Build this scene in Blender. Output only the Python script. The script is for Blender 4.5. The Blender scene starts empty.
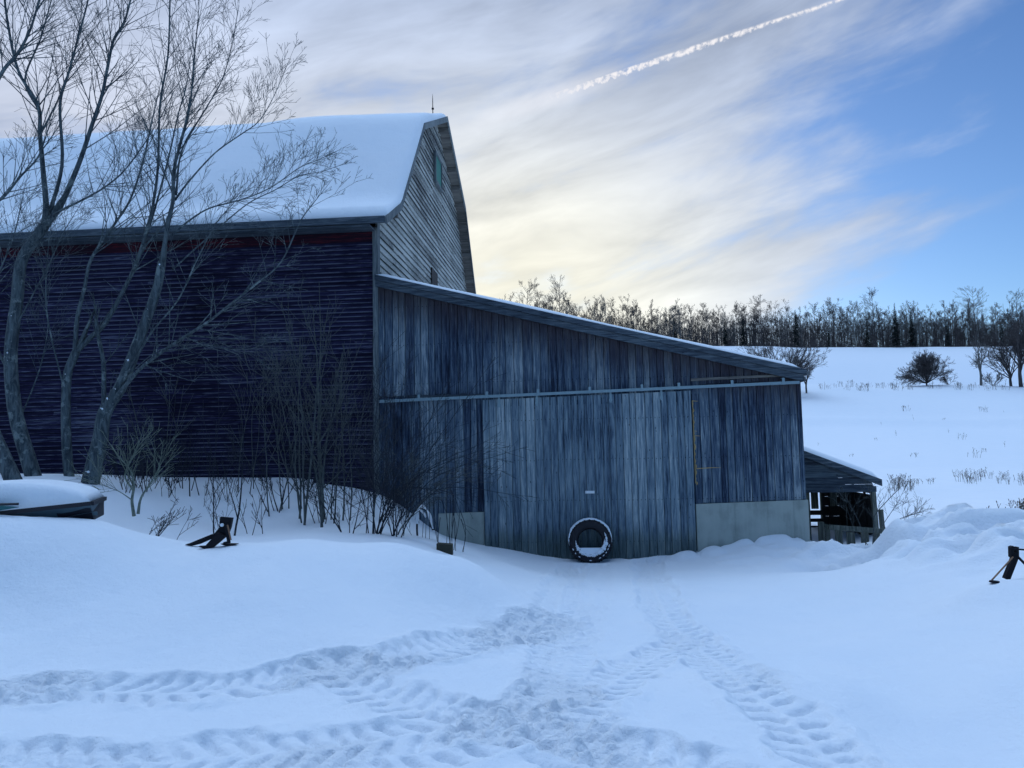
import bpy, math, random
import numpy as np
from mathutils import Vector, Matrix, noise as mnoise
R_ = math.radians
SC = bpy.context.scene
COL = SC.collection

# ------------------------------------------------------------------ camera
F = 769.0
PITCH, ROLL = R_(4.5), 0.02
CAM = np.array([0, 0, 2.25])
f_ = np.array([0, math.cos(PITCH), math.sin(PITCH)])
u_ = np.array([0, -math.sin(PITCH), math.cos(PITCH)])
r_ = np.array([1.0, 0, 0])
RT = r_ * math.cos(ROLL) - u_ * math.sin(ROLL)
UP = u_ * math.cos(ROLL) + r_ * math.sin(ROLL)
cd = bpy.data.cameras.new('camera'); cam = bpy.data.objects.new('camera', cd); COL.objects.link(cam)
cd.sensor_width = 36; cd.lens = F / 1024 * 36; cd.clip_start = .05; cd.clip_end = 5000
cam.matrix_world = Matrix([[RT[i], UP[i], -f_[i], CAM[i]] for i in range(3)] + [[0, 0, 0, 1]])
SC.camera = cam

# ------------------------------------------------------------------ world
SUN_AZ, SUN_EL = -3.0, 10.0          # degrees, azimuth from +Y towards +X
W = bpy.data.worlds.new('World'); SC.world = W; W.use_nodes = True
wt = W.node_tree; wt.nodes.clear()
def NM(t, op, a, b=None, c=None, clamp=False):
    n = t.nodes.new('ShaderNodeMath'); n.operation = op; n.use_clamp = clamp
    for i, v in enumerate((a, b, c)):
        if v is None: continue
        if isinstance(v, (int, float)): n.inputs[i].default_value = v
        else: t.links.new(v, n.inputs[i])
    return n.outputs[0]
def SST(t, x, lo, hi):
    n = t.nodes.new('ShaderNodeMapRange'); n.interpolation_type = 'SMOOTHSTEP'
    t.links.new(x, n.inputs[0])
    n.inputs[1].default_value = lo; n.inputs[2].default_value = hi
    if lo > hi:
        n.inputs[1].default_value = hi; n.inputs[2].default_value = lo
        n.inputs[3].default_value = 1; n.inputs[4].default_value = 0
    return n.outputs[0]
def MIX(t, fac, a, b, bt='MIX'):
    n = t.nodes.new('ShaderNodeMix'); n.data_type = 'RGBA'; n.blend_type = bt
    for s, v in ((0, fac), (6, a), (7, b)):
        if isinstance(v, (int, float)): n.inputs[s].default_value = v
        elif isinstance(v, tuple): n.inputs[s].default_value = (*v, 1)
        else: t.links.new(v, n.inputs[s])
    return n.outputs[2]
def NOISE(t, vec, scale, detail=4, rough=.5, dist=0.0, dim='3D'):
    n = t.nodes.new('ShaderNodeTexNoise'); n.noise_dimensions = dim
    n.inputs['Scale'].default_value = scale; n.inputs['Detail'].default_value = detail
    n.inputs['Roughness'].default_value = rough; n.inputs['Distortion'].default_value = dist
    if vec is not None: t.links.new(vec, n.inputs['Vector'])
    return n.outputs['Fac']
def XYZ(t, x, y, z=0.0):
    n = t.nodes.new('ShaderNodeCombineXYZ')
    for i, v in enumerate((x, y, z)):
        if isinstance(v, (int, float)): n.inputs[i].default_value = v
        else: t.links.new(v, n.inputs[i])
    return n.outputs[0]
sky = wt.nodes.new('ShaderNodeTexSky'); sky.sky_type = 'NISHITA'; sky.sun_disc = False
sky.sun_elevation = R_(SUN_EL); sky.sun_rotation = R_(SUN_AZ); sky.air_density = 1.0
sky.dust_density = .6; sky.ozone_density = 2.5; sky.altitude = 300
tc = wt.nodes.new('ShaderNodeTexCoord')
sp = wt.nodes.new('ShaderNodeSeparateXYZ'); wt.links.new(tc.outputs['Generated'], sp.inputs[0])
az = NM(wt, 'MULTIPLY', NM(wt, 'ARCTAN2', sp.outputs[0], sp.outputs[1]), 57.2958)
el = NM(wt, 'MULTIPLY', NM(wt, 'ARCSINE', sp.outputs[2]), 57.2958)
def rotc(a, cx=0, cy=0):
    c, s = math.cos(R_(a)), math.sin(R_(a))
    x = NM(wt, 'SUBTRACT', az, cx); y = NM(wt, 'SUBTRACT', el, cy)
    al = NM(wt, 'ADD', NM(wt, 'MULTIPLY', x, c), NM(wt, 'MULTIPLY', y, s))
    ac = NM(wt, 'SUBTRACT', NM(wt, 'MULTIPLY', y, c), NM(wt, 'MULTIPLY', x, s))
    return al, ac
al, ac = rotc(13)
n_big = NOISE(wt, XYZ(wt, NM(wt, 'MULTIPLY', al, .030), NM(wt, 'MULTIPLY', ac, .105), 3.1), 1.0, 3, .55, .3)
n_str = NOISE(wt, XYZ(wt, NM(wt, 'MULTIPLY', al, .06), NM(wt, 'MULTIPLY', ac, .24), 7.7), 1.0, 5, .55, .35)
n_fin = NOISE(wt, XYZ(wt, NM(wt, 'MULTIPLY', al, .22), NM(wt, 'MULTIPLY', ac, .50), 1.7), 1.0, 4, .6, .2)
# clear sky lies right of a slanting edge
edge = NM(wt, 'SUBTRACT', az, NM(wt, 'MULTIPLY', NM(wt, 'SUBTRACT', el, 12), .45))
cov = SST(wt, edge, 39, 3)
back = NM(wt, 'MULTIPLY', SST(wt, az, -150, -75), SST(wt, el, 62, 34))
cov = NM(wt, 'MULTIPLY', cov, back)
tex = NM(wt, 'ADD', NM(wt, 'MULTIPLY', NM(wt, 'SUBTRACT', n_big, .50), 3.6), NM(wt, 'MULTIPLY', NM(wt, 'SUBTRACT', n_str, .5), 2.6))
tex = NM(wt, 'ADD', tex, NM(wt, 'MULTIPLY', NM(wt, 'SUBTRACT', n_fin, .5), 1.0))
dens = NM(wt, 'ADD', NM(wt, 'MULTIPLY', cov, 1.35), NM(wt, 'MULTIPLY', tex, .75))
dens = SST(wt, NM(wt, 'SUBTRACT', dens, .12), 0.1, 1.15)
dens = NM(wt, 'MULTIPLY', dens, SST(wt, cov, 0.0, .25))
dens = NM(wt, 'MULTIPLY', dens, .92)
# glow of the veiled sun in the cloud
gx = NM(wt, 'DIVIDE', NM(wt, 'SUBTRACT', az, -2.0), 21.0)
gy = NM(wt, 'DIVIDE', NM(wt, 'SUBTRACT', el, 10.0), 13.0)
g2 = NM(wt, 'ADD', NM(wt, 'MULTIPLY', gx, gx), NM(wt, 'MULTIPLY', gy, gy))
glow = NM(wt, 'EXPONENT', NM(wt, 'MULTIPLY', g2, -1.0))
hz = NM(wt, 'EXPONENT', NM(wt, 'MULTIPLY', NM(wt, 'POWER', NM(wt, 'DIVIDE', NM(wt, 'SUBTRACT', az, -28.0), 16.0), 2.0), -1.0))
hz = NM(wt, 'MULTIPLY', hz, SST(wt, el, 32, 16))
ccol = MIX(wt, glow, (.44, .53, .72), (1.08, 1.02, .80))
ccol = MIX(wt, NM(wt, 'MULTIPLY', hz, .75), ccol, (.80, .82, .90))
shade = NM(wt, 'ADD', .92, NM(wt, 'MULTIPLY', NM(wt, 'SUBTRACT', n_str, .44), 1.3))
ccol = MIX(wt, 1.0, ccol, XYZ(wt, shade, shade, shade), 'MULTIPLY')
SKYGAIN = (.92, 1.19, 1.66)
SKY_K = 0.10
CLOUD_K = 1.0
ZEN_K = 1.56
scol = MIX(wt, 1.0, sky.outputs[0], SKYGAIN, 'MULTIPLY')
bgs = wt.nodes.new('ShaderNodeBackground'); wt.links.new(scol, bgs.inputs[0]); bgs.inputs[1].default_value = SKY_K
bgc = wt.nodes.new('ShaderNodeBackground'); wt.links.new(ccol, bgc.inputs[0]); bgc.inputs[1].default_value = CLOUD_K
bgz = wt.nodes.new('ShaderNodeBackground'); bgz.inputs[0].default_value = (.82, 1.13, 1.56, 1)      # added unseen glow overhead, above the view, to brighten the snow
cA, cE = R_(-3), R_(74)       # its centre leans towards the veiled sun
dp = NM(wt, 'ADD', NM(wt, 'MULTIPLY', sp.outputs[2], math.sin(cE)), NM(wt, 'ADD', NM(wt, 'MULTIPLY', sp.outputs[1], math.cos(cE) * math.cos(cA)), NM(wt, 'MULTIPLY', sp.outputs[0], math.cos(cE) * math.sin(cA))))
wt.links.new(NM(wt, 'MULTIPLY', SST(wt, dp, math.cos(R_(44)), math.cos(R_(22))), ZEN_K), bgz.inputs[1])
mx = wt.nodes.new('ShaderNodeMixShader'); wt.links.new(dens, mx.inputs[0])
wt.links.new(bgs.outputs[0], mx.inputs[1]); wt.links.new(bgc.outputs[0], mx.inputs[2])
# vapour trail: a band in the sky with a lumpy lower edge
ca = math.degrees(math.atan2(28.33 - 25.26, 24.48 - 4.91))
tl, tcx = rotc(ca, 4.91, 25.26)
bow = NM(wt, 'MULTIPLY', NM(wt, 'MULTIPLY', NM(wt, 'SUBTRACT', tl, 10), NM(wt, 'SUBTRACT', tl, 10)), -.004)
tcx = NM(wt, 'SUBTRACT', tcx, NM(wt, 'ADD', bow, .40))
puff = NOISE(wt, XYZ(wt, NM(wt, 'MULTIPLY', tl, 2.4), NM(wt, 'MULTIPLY', tcx, 2.4), 0.0), 1.0, 3, .6, .2)
wid = NM(wt, 'MULTIPLY', SST(wt, tl, 24, -2), .12)
wid = NM(wt, 'ADD', wid, .06)
low = NM(wt, 'MULTIPLY', wid, NM(wt, 'SUBTRACT', NM(wt, 'MULTIPLY', puff, -3.2), -0.3))
m1 = NM(wt, 'MULTIPLY', SST(wt, NM(wt, 'SUBTRACT', tcx, low), -.10, .10), SST(wt, NM(wt, 'SUBTRACT', tcx, wid), .08, -.08))
m1 = NM(wt, 'MULTIPLY', m1, NM(wt, 'MULTIPLY', SST(wt, tl, -6.0, 3.5), SST(wt, tl, 60, 30)))
m1 = NM(wt, 'MULTIPLY', m1, SST(wt, puff, .30, .62), None, True)
m2 = NM(wt, 'MULTIPLY', SST(wt, NM(wt, 'ABSOLUTE', tcx), 1.1, .1), NM(wt, 'MULTIPLY', SST(wt, tl, -12, 0), SST(wt, tl, 8, -2)))
mt = NM(wt, 'MAXIMUM', m1, NM(wt, 'MULTIPLY', m2, .35))
mt = NM(wt, 'MULTIPLY', mt, SST(wt, NM(wt, 'ABSOLUTE', az), 90, 60))
bgt = wt.nodes.new('ShaderNodeBackground'); bgt.inputs[0].default_value = (.92, .90, .93, 1); bgt.inputs[1].default_value = CLOUD_K
mx2 = wt.nodes.new('ShaderNodeMixShader'); wt.links.new(mt, mx2.inputs[0])
wt.links.new(mx.outputs[0], mx2.inputs[1]); wt.links.new(bgt.outputs[0], mx2.inputs[2])
wo = wt.nodes.new('ShaderNodeOutputWorld'); ad = wt.nodes.new('ShaderNodeAddShader'); wt.links.new(mx2.outputs[0], ad.inputs[0]); wt.links.new(bgz.outputs[0], ad.inputs[1])
wt.links.new(ad.outputs[0], wo.inputs[0])

# ------------------------------------------------------------------ sun (veiled by cloud: soft)
sl = bpy.data.lights.new('sun', 'SUN'); sl.energy = 1.5; sl.angle = R_(14); sl.color = (1, .9, .76)
so = bpy.data.objects.new('sun', sl); COL.objects.link(so)
dv = Vector((math.sin(R_(SUN_AZ)) * math.cos(R_(SUN_EL)), math.cos(R_(SUN_AZ)) * math.cos(R_(SUN_EL)), math.sin(R_(SUN_EL))))
so.rotation_euler = (-dv).to_track_quat('-Z', 'Y').to_euler()
SC.view_settings.view_transform = 'Standard'; SC.view_settings.look = 'None'
SC.view_settings.exposure = 0.0; SC.view_settings.gamma = 1.0
SC.cycles.use_adaptive_sampling = True; SC.cycles.adaptive_threshold = .02; SC.cycles.max_bounces = 4; SC.cycles.transparent_max_bounces = 4

# ------------------------------------------------------------------ helpers
def ray(x, y): return f_ + RT * (x - 512) / F + UP * (384 - y) / F
def at(x, y, Y):
    d = ray(x, y); return Vector(CAM + d / d[1] * Y)
TH = R_(5)
UU = np.array([math.cos(TH), -math.sin(TH), 0]); VV = np.array([math.sin(TH), math.cos(TH), 0])
_d = ray(590, 500); ORG = CAM + _d / _d[1] * 15; ORG[2] = 0
def loc(P):
    q = np.array(P) - ORG; return Vector((q @ UU, q @ VV, P[2]))
def wld(s, t, z): return Vector(ORG + UU * s + VV * t + np.array([0, 0, z]))

def tag(o, label=None, cat=None, group=None, kind=None):
    if label: o['label'] = label
    if cat: o['category'] = cat
    if group: o['group'] = group
    if kind: o['kind'] = kind
    return o
def empty(name, location, rz=0, **k):
    o = bpy.data.objects.new(name, None); COL.objects.link(o); o.location = location
    o.rotation_euler = (0, 0, rz); o.empty_display_size = .2
    return tag(o, **k)
class MB:
    def __init__(s): s.v = []; s.f = []
    def poly(s, pts):
        b = len(s.v); s.v += [tuple(p) for p in pts]; s.f.append(tuple(range(b, b + len(pts))))
    def hexa(s, p):      # 8 points: bottom ring then top ring
        b = len(s.v); s.v += [tuple(q) for q in p]
        for q in ((3, 2, 1, 0), (4, 5, 6, 7), (0, 1, 5, 4), (1, 2, 6, 5), (2, 3, 7, 6), (3, 0, 4, 7)):
            s.f.append(tuple(b + i for i in q))
    def box(s, x0, x1, y0, y1, z0, z1, z0b=None, z1b=None):
        z0b = z0 if z0b is None else z0b; z1b = z1 if z1b is None else z1b
        s.hexa([(x0, y0, z0), (x1, y0, z0b), (x1, y1, z0b), (x0, y1, z0), (x0, y0, z1), (x1, y0, z1b), (x1, y1, z1b), (x0, y1, z1)])
    def bar(s, a, b, w, h, upv=(0, 0, 1)):
        a = Vector(a); b = Vector(b); d = (b - a).normalized(); sd = d.cross(Vector(upv))
        if sd.length < 1e-4: sd = d.cross(Vector((1, 0, 0)))
        sd.normalize(); up = sd.cross(d)
        q = []
        for p in (a, b):
            q.append([p - sd * w / 2 - up * h / 2, p + sd * w / 2 - up * h / 2, p + sd * w / 2 + up * h / 2, p - sd * w / 2 + up * h / 2])
        s.hexa(q[0] + q[1])
    def tube(s, pts, rad, n=5, cap=True):
        b = len(s.v); m = len(pts)
        pv = None
        for i, p in enumerate(pts):
            a = pts[max(i - 1, 0)]; c = pts[min(i + 1, m - 1)]
            d = Vector(c) - Vector(a)
            if d.length < 1e-9: d = Vector((0, 0, 1))
            d.normalize()
            if pv is None:
                pv = d.cross(Vector((.31, .87, .12)));
                if pv.length < .05: pv = d.cross(Vector((1, 0, 0)))
            pv = pv - d * pv.dot(d); pv.normalize(); w = d.cross(pv)
            r = rad[i]
            for k in range(n):
                an = 6.28318 * k / n
                q = p + pv * (r * math.cos(an)) + w * (r * math.sin(an))
                s.v.append((q.x, q.y, q.z))
        for i in range(m - 1):
            for k in range(n):
                k2 = (k + 1) % n
                s.f.append((b + i * n + k, b + i * n + k2, b + (i + 1) * n + k2, b + (i + 1) * n + k))
        if cap and n > 2:
            s.f.append(tuple(b + k for k in reversed(range(n)))); s.f.append(tuple(b + (m - 1) * n + k for k in range(n)))
    def build(s, name, mat, parent=None, smooth=False, link=True):
        me = bpy.data.meshes.new(name); me.from_pydata(s.v, [], s.f); me.update()
        if smooth: me.polygons.foreach_set('use_smooth', [True] * len(me.polygons))
        o = bpy.data.objects.new(name, me)
        if mat: me.materials.append(mat)
        if link: COL.objects.link(o)
        if parent: o.parent = parent
        return o

# ------------------------------------------------------------------ materials
def new_mat(name, rough=.8, spec=.2):
    m = bpy.data.materials.new(name); m.use_nodes = True; t = m.node_tree
    p = t.nodes['Principled BSDF']; p.inputs['Roughness'].default_value = rough
    p.inputs['Specular IOR Level'].default_value = spec
    return m, t, p
def ramp(t, fac, stops):
    n = t.nodes.new('ShaderNodeValToRGB'); e = n.color_ramp.elements
    while len(e) < len(stops): e.new(.5)
    for i, (p, c) in enumerate(stops): e[i].position = p; e[i].color = (*c, 1)
    t.links.new(fac, n.inputs[0]); return n.outputs[0]
def bump(t, p, h, strength, dist):
    n = t.nodes.new('ShaderNodeBump'); n.inputs['Strength'].default_value = strength; n.inputs['Distance'].default_value = dist
    t.links.new(h, n.inputs['Height']); t.links.new(n.outputs[0], p.inputs['Normal'])
def obj_coord(t, sx=1, sy=1, sz=1):
    c = t.nodes.new('ShaderNodeTexCoord'); m = t.nodes.new('ShaderNodeMapping'); m.inputs['Scale'].default_value = (sx, sy, sz)
    t.links.new(c.outputs['Object'], m.inputs[0]); return m.outputs[0], c.outputs['Object']
def island(t):
    g = t.nodes.new('ShaderNodeNewGeometry'); return g.outputs['Random Per Island']

def snow_mat():
    m, t, p = new_mat('snow', .7, .15)
    c = t.nodes.new('ShaderNodeTexCoord').outputs['Object']
    a = NOISE(t, c, 1.3, 5, .6); b = NOISE(t, c, 26, 5, .7); d = NOISE(t, c, 140, 2, .5)
    col = MIX(t, a, (.76, .82, .88), (.84, .87, .90))
    t.links.new(col, p.inputs['Base Color'])
    h = NM(t, 'ADD', NM(t, 'MULTIPLY', a, .05), NM(t, 'ADD', NM(t, 'MULTIPLY', b, .014), NM(t, 'MULTIPLY', d, .004)))
    at_ = t.nodes.new('ShaderNodeAttribute'); at_.attribute_name = 'trodden'
    vo = t.nodes.new('ShaderNodeTexVoronoi'); t.links.new(c, vo.inputs[0]); vo.inputs['Scale'].default_value = 21; vo.inputs['Randomness'].default_value = 1
    n2 = NOISE(t, c, 48, 4, .7)
    cr = NM(t, 'ADD', NM(t, 'MULTIPLY', vo.outputs['Distance'], -.020), NM(t, 'MULTIPLY', n2, .022))
    h = NM(t, 'ADD', h, NM(t, 'MULTIPLY', cr, at_.outputs['Fac']))
    bump(t, p, h, .8, 1.0)
    return m
def wood_mat(name, stops, streak=9.0, vert=True, dark_at_top=None, moss=False, rnd=.55, pale=0.0, lip=None):
    m, t, p = new_mat(name, .85, .12)
    sc = (60, 60, 3.0) if vert else (3.0, 60, 60)
    v, oc = obj_coord(t, *sc); isl = island(t)
    off = t.nodes.new('ShaderNodeVectorMath'); off.operation = 'ADD'; t.links.new(v, off.inputs[0])
    t.links.new(XYZ(t, NM(t, 'MULTIPLY', isl, 37), NM(t, 'MULTIPLY', isl, 91), NM(t, 'MULTIPLY', isl, 53)), off.inputs[1])
    g = NOISE(t, off.outputs[0], 1.0, 6, .68, .4)
    v2, _ = obj_coord(t, *((24, 24, 1.0) if vert else (.8, 21, 21)))
    g2 = NOISE(t, v2, 1.0, 4, .6, .5)
    big = NOISE(t, oc, .55, 3, .5)
    k = NM(t, 'ADD', NM(t, 'MULTIPLY', NM(t, 'SUBTRACT', g, .5), 2.0), NM(t, 'MULTIPLY', NM(t, 'SUBTRACT', isl, .5), rnd))
    k = NM(t, 'ADD', k, NM(t, 'MULTIPLY', NM(t, 'SUBTRACT', g2, .5), 1.35))
    k = NM(t, 'ADD', k, NM(t, 'MULTIPLY', NM(t, 'SUBTRACT', big, .5), 1.0))
    k = NM(t, 'ADD', k, .5, None, True)
    col = ramp(t, k, stops)
    kn = t.nodes.new('ShaderNodeTexVoronoi'); vk, _ = obj_coord(t, *((8.5, 8.5, 3.2) if vert else (3.2, 8.5, 8.5))); t.links.new(vk, kn.inputs[0]); kn.inputs['Scale'].default_value = 1.0
    km = SST(t, kn.outputs['Distance'], .085, .05)
    col = MIX(t, NM(t, 'MULTIPLY', km, .8), col, (.012, .012, .02))
    sz = t.nodes.new('ShaderNodeSeparateXYZ'); t.links.new(oc, sz.inputs[0])
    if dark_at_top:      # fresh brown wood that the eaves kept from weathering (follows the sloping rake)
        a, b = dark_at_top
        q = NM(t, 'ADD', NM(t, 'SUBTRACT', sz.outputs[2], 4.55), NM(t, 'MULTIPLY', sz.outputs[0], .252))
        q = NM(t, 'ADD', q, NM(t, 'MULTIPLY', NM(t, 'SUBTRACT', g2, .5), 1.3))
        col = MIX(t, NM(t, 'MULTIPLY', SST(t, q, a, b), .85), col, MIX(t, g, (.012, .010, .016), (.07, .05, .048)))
    if vert and moss:    # nail heads in rows
        nz = NM(t, 'ABSOLUTE', NM(t, 'SUBTRACT', NM(t, 'FRACT', NM(t, 'ADD', NM(t, 'DIVIDE', sz.outputs[2], .78), NM(t, 'MULTIPLY', isl, .03))), .5))
        nx2 = NM(t, 'ABSOLUTE', NM(t, 'SUBTRACT', NM(t, 'FRACT', NM(t, 'DIVIDE', sz.outputs[0], .078)), .5))
        nm = NM(t, 'MULTIPLY', NM(t, 'LESS_THAN', nz, .012), NM(t, 'LESS_THAN', nx2, .10))
        col = MIX(t, NM(t, 'MULTIPLY', nm, .75), col, (.008, .010, .016))
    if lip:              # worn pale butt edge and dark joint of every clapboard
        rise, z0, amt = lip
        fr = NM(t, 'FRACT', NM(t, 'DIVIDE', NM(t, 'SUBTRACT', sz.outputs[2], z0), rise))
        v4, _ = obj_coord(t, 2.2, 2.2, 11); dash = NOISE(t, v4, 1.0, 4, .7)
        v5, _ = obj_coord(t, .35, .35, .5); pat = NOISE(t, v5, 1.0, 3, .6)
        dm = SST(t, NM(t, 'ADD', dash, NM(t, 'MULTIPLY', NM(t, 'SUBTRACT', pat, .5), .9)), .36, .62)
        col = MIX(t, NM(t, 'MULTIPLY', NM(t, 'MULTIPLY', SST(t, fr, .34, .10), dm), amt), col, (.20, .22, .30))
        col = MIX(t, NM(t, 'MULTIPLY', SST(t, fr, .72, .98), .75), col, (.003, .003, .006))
    if moss:
        q = NM(t, 'ADD', sz.outputs[2], NM(t, 'MULTIPLY', g2, -.8))
        col = MIX(t, NM(t, 'MULTIPLY', SST(t, q, .35, -.1), .6), col, (.05, .07, .05))
    if pale:
        q = NOISE(t, off.outputs[0], .5, 5, .75)
        col = MIX(t, NM(t, 'MULTIPLY', SST(t, q, .60, .72), pale), col, (.38, .40, .44))
    t.links.new(col, p.inputs['Base Color'])
    bump(t, p, NM(t, 'ADD', g, NM(t, 'MULTIPLY', km, -.6)), .7, .006)
    return m
def flat_mat(name, c1, c2=None, scale=8, rough=.7, bmp=.003, spec=.3, metal=0.0):
    m, t, p = new_mat(name, rough, spec); c2 = c2 or tuple(x * .7 for x in c1)
    _, oc = obj_coord(t); n = NOISE(t, oc, scale, 6, .65)
    t.links.new(MIX(t, n, c1, c2), p.inputs['Base Color']); p.inputs['Metallic'].default_value = metal
    bump(t, p, NOISE(t, oc, scale * 5, 4, .6), .6, bmp)
    return m
def concrete_mat():
    m, t, p = new_mat('concrete', .9, .1)
    _, oc = obj_coord(t); a = NOISE(t, oc, 2.0, 6, .6); b = NOISE(t, oc, 30, 4, .6)
    v, _ = obj_coord(t, 7, 7, .9); s = NOISE(t, v, 1, 4, .6)
    col = ramp(t, NM(t, 'ADD', NM(t, 'MULTIPLY', a, .6), NM(t, 'MULTIPLY', s, .4)), [(.3, (.21, .24, .215)), (.5, (.34, .37, .335)), (.7, (.41, .43, .39))])
    t.links.new(col, p.inputs['Base Color']); bump(t, p, NM(t, 'ADD', a, NM(t, 'MULTIPLY', b, .4)), .5, .01)
    return m
def bark_mat(name, c1, c2, sc=1.0, lich=None):
    m, t, p = new_mat(name, .9, .08)
    v, oc = obj_coord(t, 14 * sc, 14 * sc, 3 * sc); a = NOISE(t, v, 1, 6, .7, .6)
    col = MIX(t, SST(t, a, .35, .65), c1, c2)
    if lich:
        b = NOISE(t, oc, 5, 4, .7); col = MIX(t, NM(t, 'MULTIPLY', SST(t, b, .56, .64), .7), col, lich)
    t.links.new(col, p.inputs['Base Color']); bump(t, p, a, .8, .02)
    return m
M = {}
M['snow'] = snow_mat()
M['door'] = wood_mat('weathered_door_boards', [(0, (.02, .03, .048)), (.22, (.075, .112, .155)), (.5, (.15, .205, .245)), (.78, (.24, .295, .32)), (1, (.40, .44, .45))], moss=True, pale=.35, rnd=.38)
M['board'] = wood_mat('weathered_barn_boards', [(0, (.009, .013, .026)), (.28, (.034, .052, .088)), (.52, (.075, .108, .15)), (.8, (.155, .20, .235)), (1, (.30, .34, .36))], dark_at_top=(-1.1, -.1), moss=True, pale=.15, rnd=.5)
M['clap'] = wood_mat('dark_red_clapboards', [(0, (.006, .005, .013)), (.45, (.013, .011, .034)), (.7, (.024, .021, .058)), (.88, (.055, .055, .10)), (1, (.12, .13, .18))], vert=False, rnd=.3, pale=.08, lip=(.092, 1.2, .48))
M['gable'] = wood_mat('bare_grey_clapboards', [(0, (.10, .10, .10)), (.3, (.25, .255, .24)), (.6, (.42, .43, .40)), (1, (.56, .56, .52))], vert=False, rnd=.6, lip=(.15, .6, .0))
M['trim'] = wood_mat('grey_trim_boards', [(0, (.05, .06, .07)), (.5, (.12, .14, .15)), (1, (.25, .28, .28))])
M['fascia'] = wood_mat('grey_fascia_boards', [(0, (.018, .024, .034)), (.5, (.055, .072, .092)), (1, (.14, .17, .19))], vert=False)
M['red'] = wood_mat('red_frieze_paint', [(0, (.008, .005, .012)), (.55, (.018, .006, .014)), (.75, (.06, .009, .016)), (1, (.10, .012, .02))], vert=False)
M['soffit'] = wood_mat('bare_soffit_boards', [(0, (.06, .055, .05)), (.5, (.14, .13, .12)), (1, (.25, .23, .2))], vert=False)
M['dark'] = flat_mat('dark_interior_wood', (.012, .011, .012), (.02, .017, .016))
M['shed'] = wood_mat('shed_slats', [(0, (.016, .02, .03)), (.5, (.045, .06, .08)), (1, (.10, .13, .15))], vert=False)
M['post'] = wood_mat('weathered_fence_wood', [(0, (.03, .035, .03)), (.5, (.09, .10, .085)), (1, (.2, .21, .18))])
M['concrete'] = concrete_mat()
M['rail'] = flat_mat('galvanised_rail', (.24, .33, .36), (.15, .22, .26), 14, .45, .001, .5, .3)
M['steel'] = flat_mat('dark_steel', (.006, .007, .011), (.014, .013, .016), 12, .7, .001, .15)
M['rust'] = flat_mat('rusty_rod', (.28, .15, .08), (.16, .10, .07), 20, .8)
M['rubber'] = flat_mat('tyre_rubber', (.012, .012, .016), (.022, .022, .028), 20, .75)
M['white'] = flat_mat('white_paint', (.75, .78, .8), (.6, .63, .66), 30, .6)
M['green'] = flat_mat('green_shutter_paint', (.03, .22, .16), (.02, .13, .10), 6, .6)
M['foam'] = flat_mat('yellow_foam', (.55, .38, .16), (.32, .24, .13), 25, .9)
M['hull'] = flat_mat('grey_blue_hull', (.05, .09, .12), (.08, .13, .16), 5, .5)
M['blackhull'] = flat_mat('black_plastic', (.010, .011, .018), (.02, .02, .028), 5, .5)
M['teal'] = flat_mat('teal_canoe', (.015, .10, .11), (.03, .14, .15), 5, .5)
M['metalroof'] = flat_mat('grey_roofing', (.14, .16, .17), (.08, .09, .10), 4, .5, .002, .4, .3)
M['bark'] = bark_mat('grey_bark', (.035, .045, .055), (.12, .15, .16), 1.0, (.22, .27, .27))
M['bark2'] = bark_mat('shrub_bark', (.05, .06, .065), (.12, .135, .13), 3.0)
M['bark3'] = bark_mat('dark_twig_bark', (.018, .022, .032), (.045, .05, .06), 3.0)
M['pale_bark'] = bark_mat('pale_bark', (.10, .13, .11), (.22, .26, .22), 3.0)
M['farbark'] = bark_mat('forest_bark', (.045, .042, .045), (.11, .10, .10), .4)
M['farpale'] = bark_mat('pale_forest_bark', (.09, .09, .09), (.17, .17, .165), .4)
M['needle'] = flat_mat('spruce_needles', (.008, .018, .02), (.02, .035, .03), 2, .9)
M['weed'] = flat_mat('dry_weed', (.09, .075, .055), (.05, .045, .04), 6, .9)

# ------------------------------------------------------------------ ground
CP = []   # control points (x, y, z)
def cpx(x, y, Y): p = at(x, y, Y); CP.append((p.x, p.y, p.z))
def cps(s, t, z): p = wld(s, t, z); CP.append((p.x, p.y, z))
for s, z in ((-1.9, .30), (-1.2, .16), (-.5, .05), (.2, .02), (1.2, .03), (2.1, .12), (2.9, .24), (4.1, .25)): cps(s, -.05, z)
for s, z in ((-2.95, .55), (-3.35, .85), (-3.9, 1.25), (-4.5, 1.45), (-5.5, 1.62), (-8, 1.72), (-11, 1.8), (-16, 1.85)): cps(s, -.1, z)
for s, z in ((-1.2, .2), (0, .08), (1.5, .10), (3, .14), (4.5, .22)): cps(s, -2.2, z)
for x, z in ((-1.0, .62), (.6, .36), (2, .30), (3.6, .30)): CP.append((x, 9.3, z))
for x, z in ((-3.2, .70), (-1.2, .62), (.5, .58), (2.2, .58), (3.3, .60)): CP.append((x, 5.4, z))
for x, z in ((-3.8, .72), (-1.5, .68), (0, .66), (1.5, .66), (2.6, .68)): CP.append((x, 3.2, z))
for x in (-3, 0, 3): CP.append((x, 0, .75))
for x in (-3, 0, 3): CP.append((x, -6, .9))
CP += [(-8, -3, 1.5), (8, -3, 1.1)]
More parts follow.
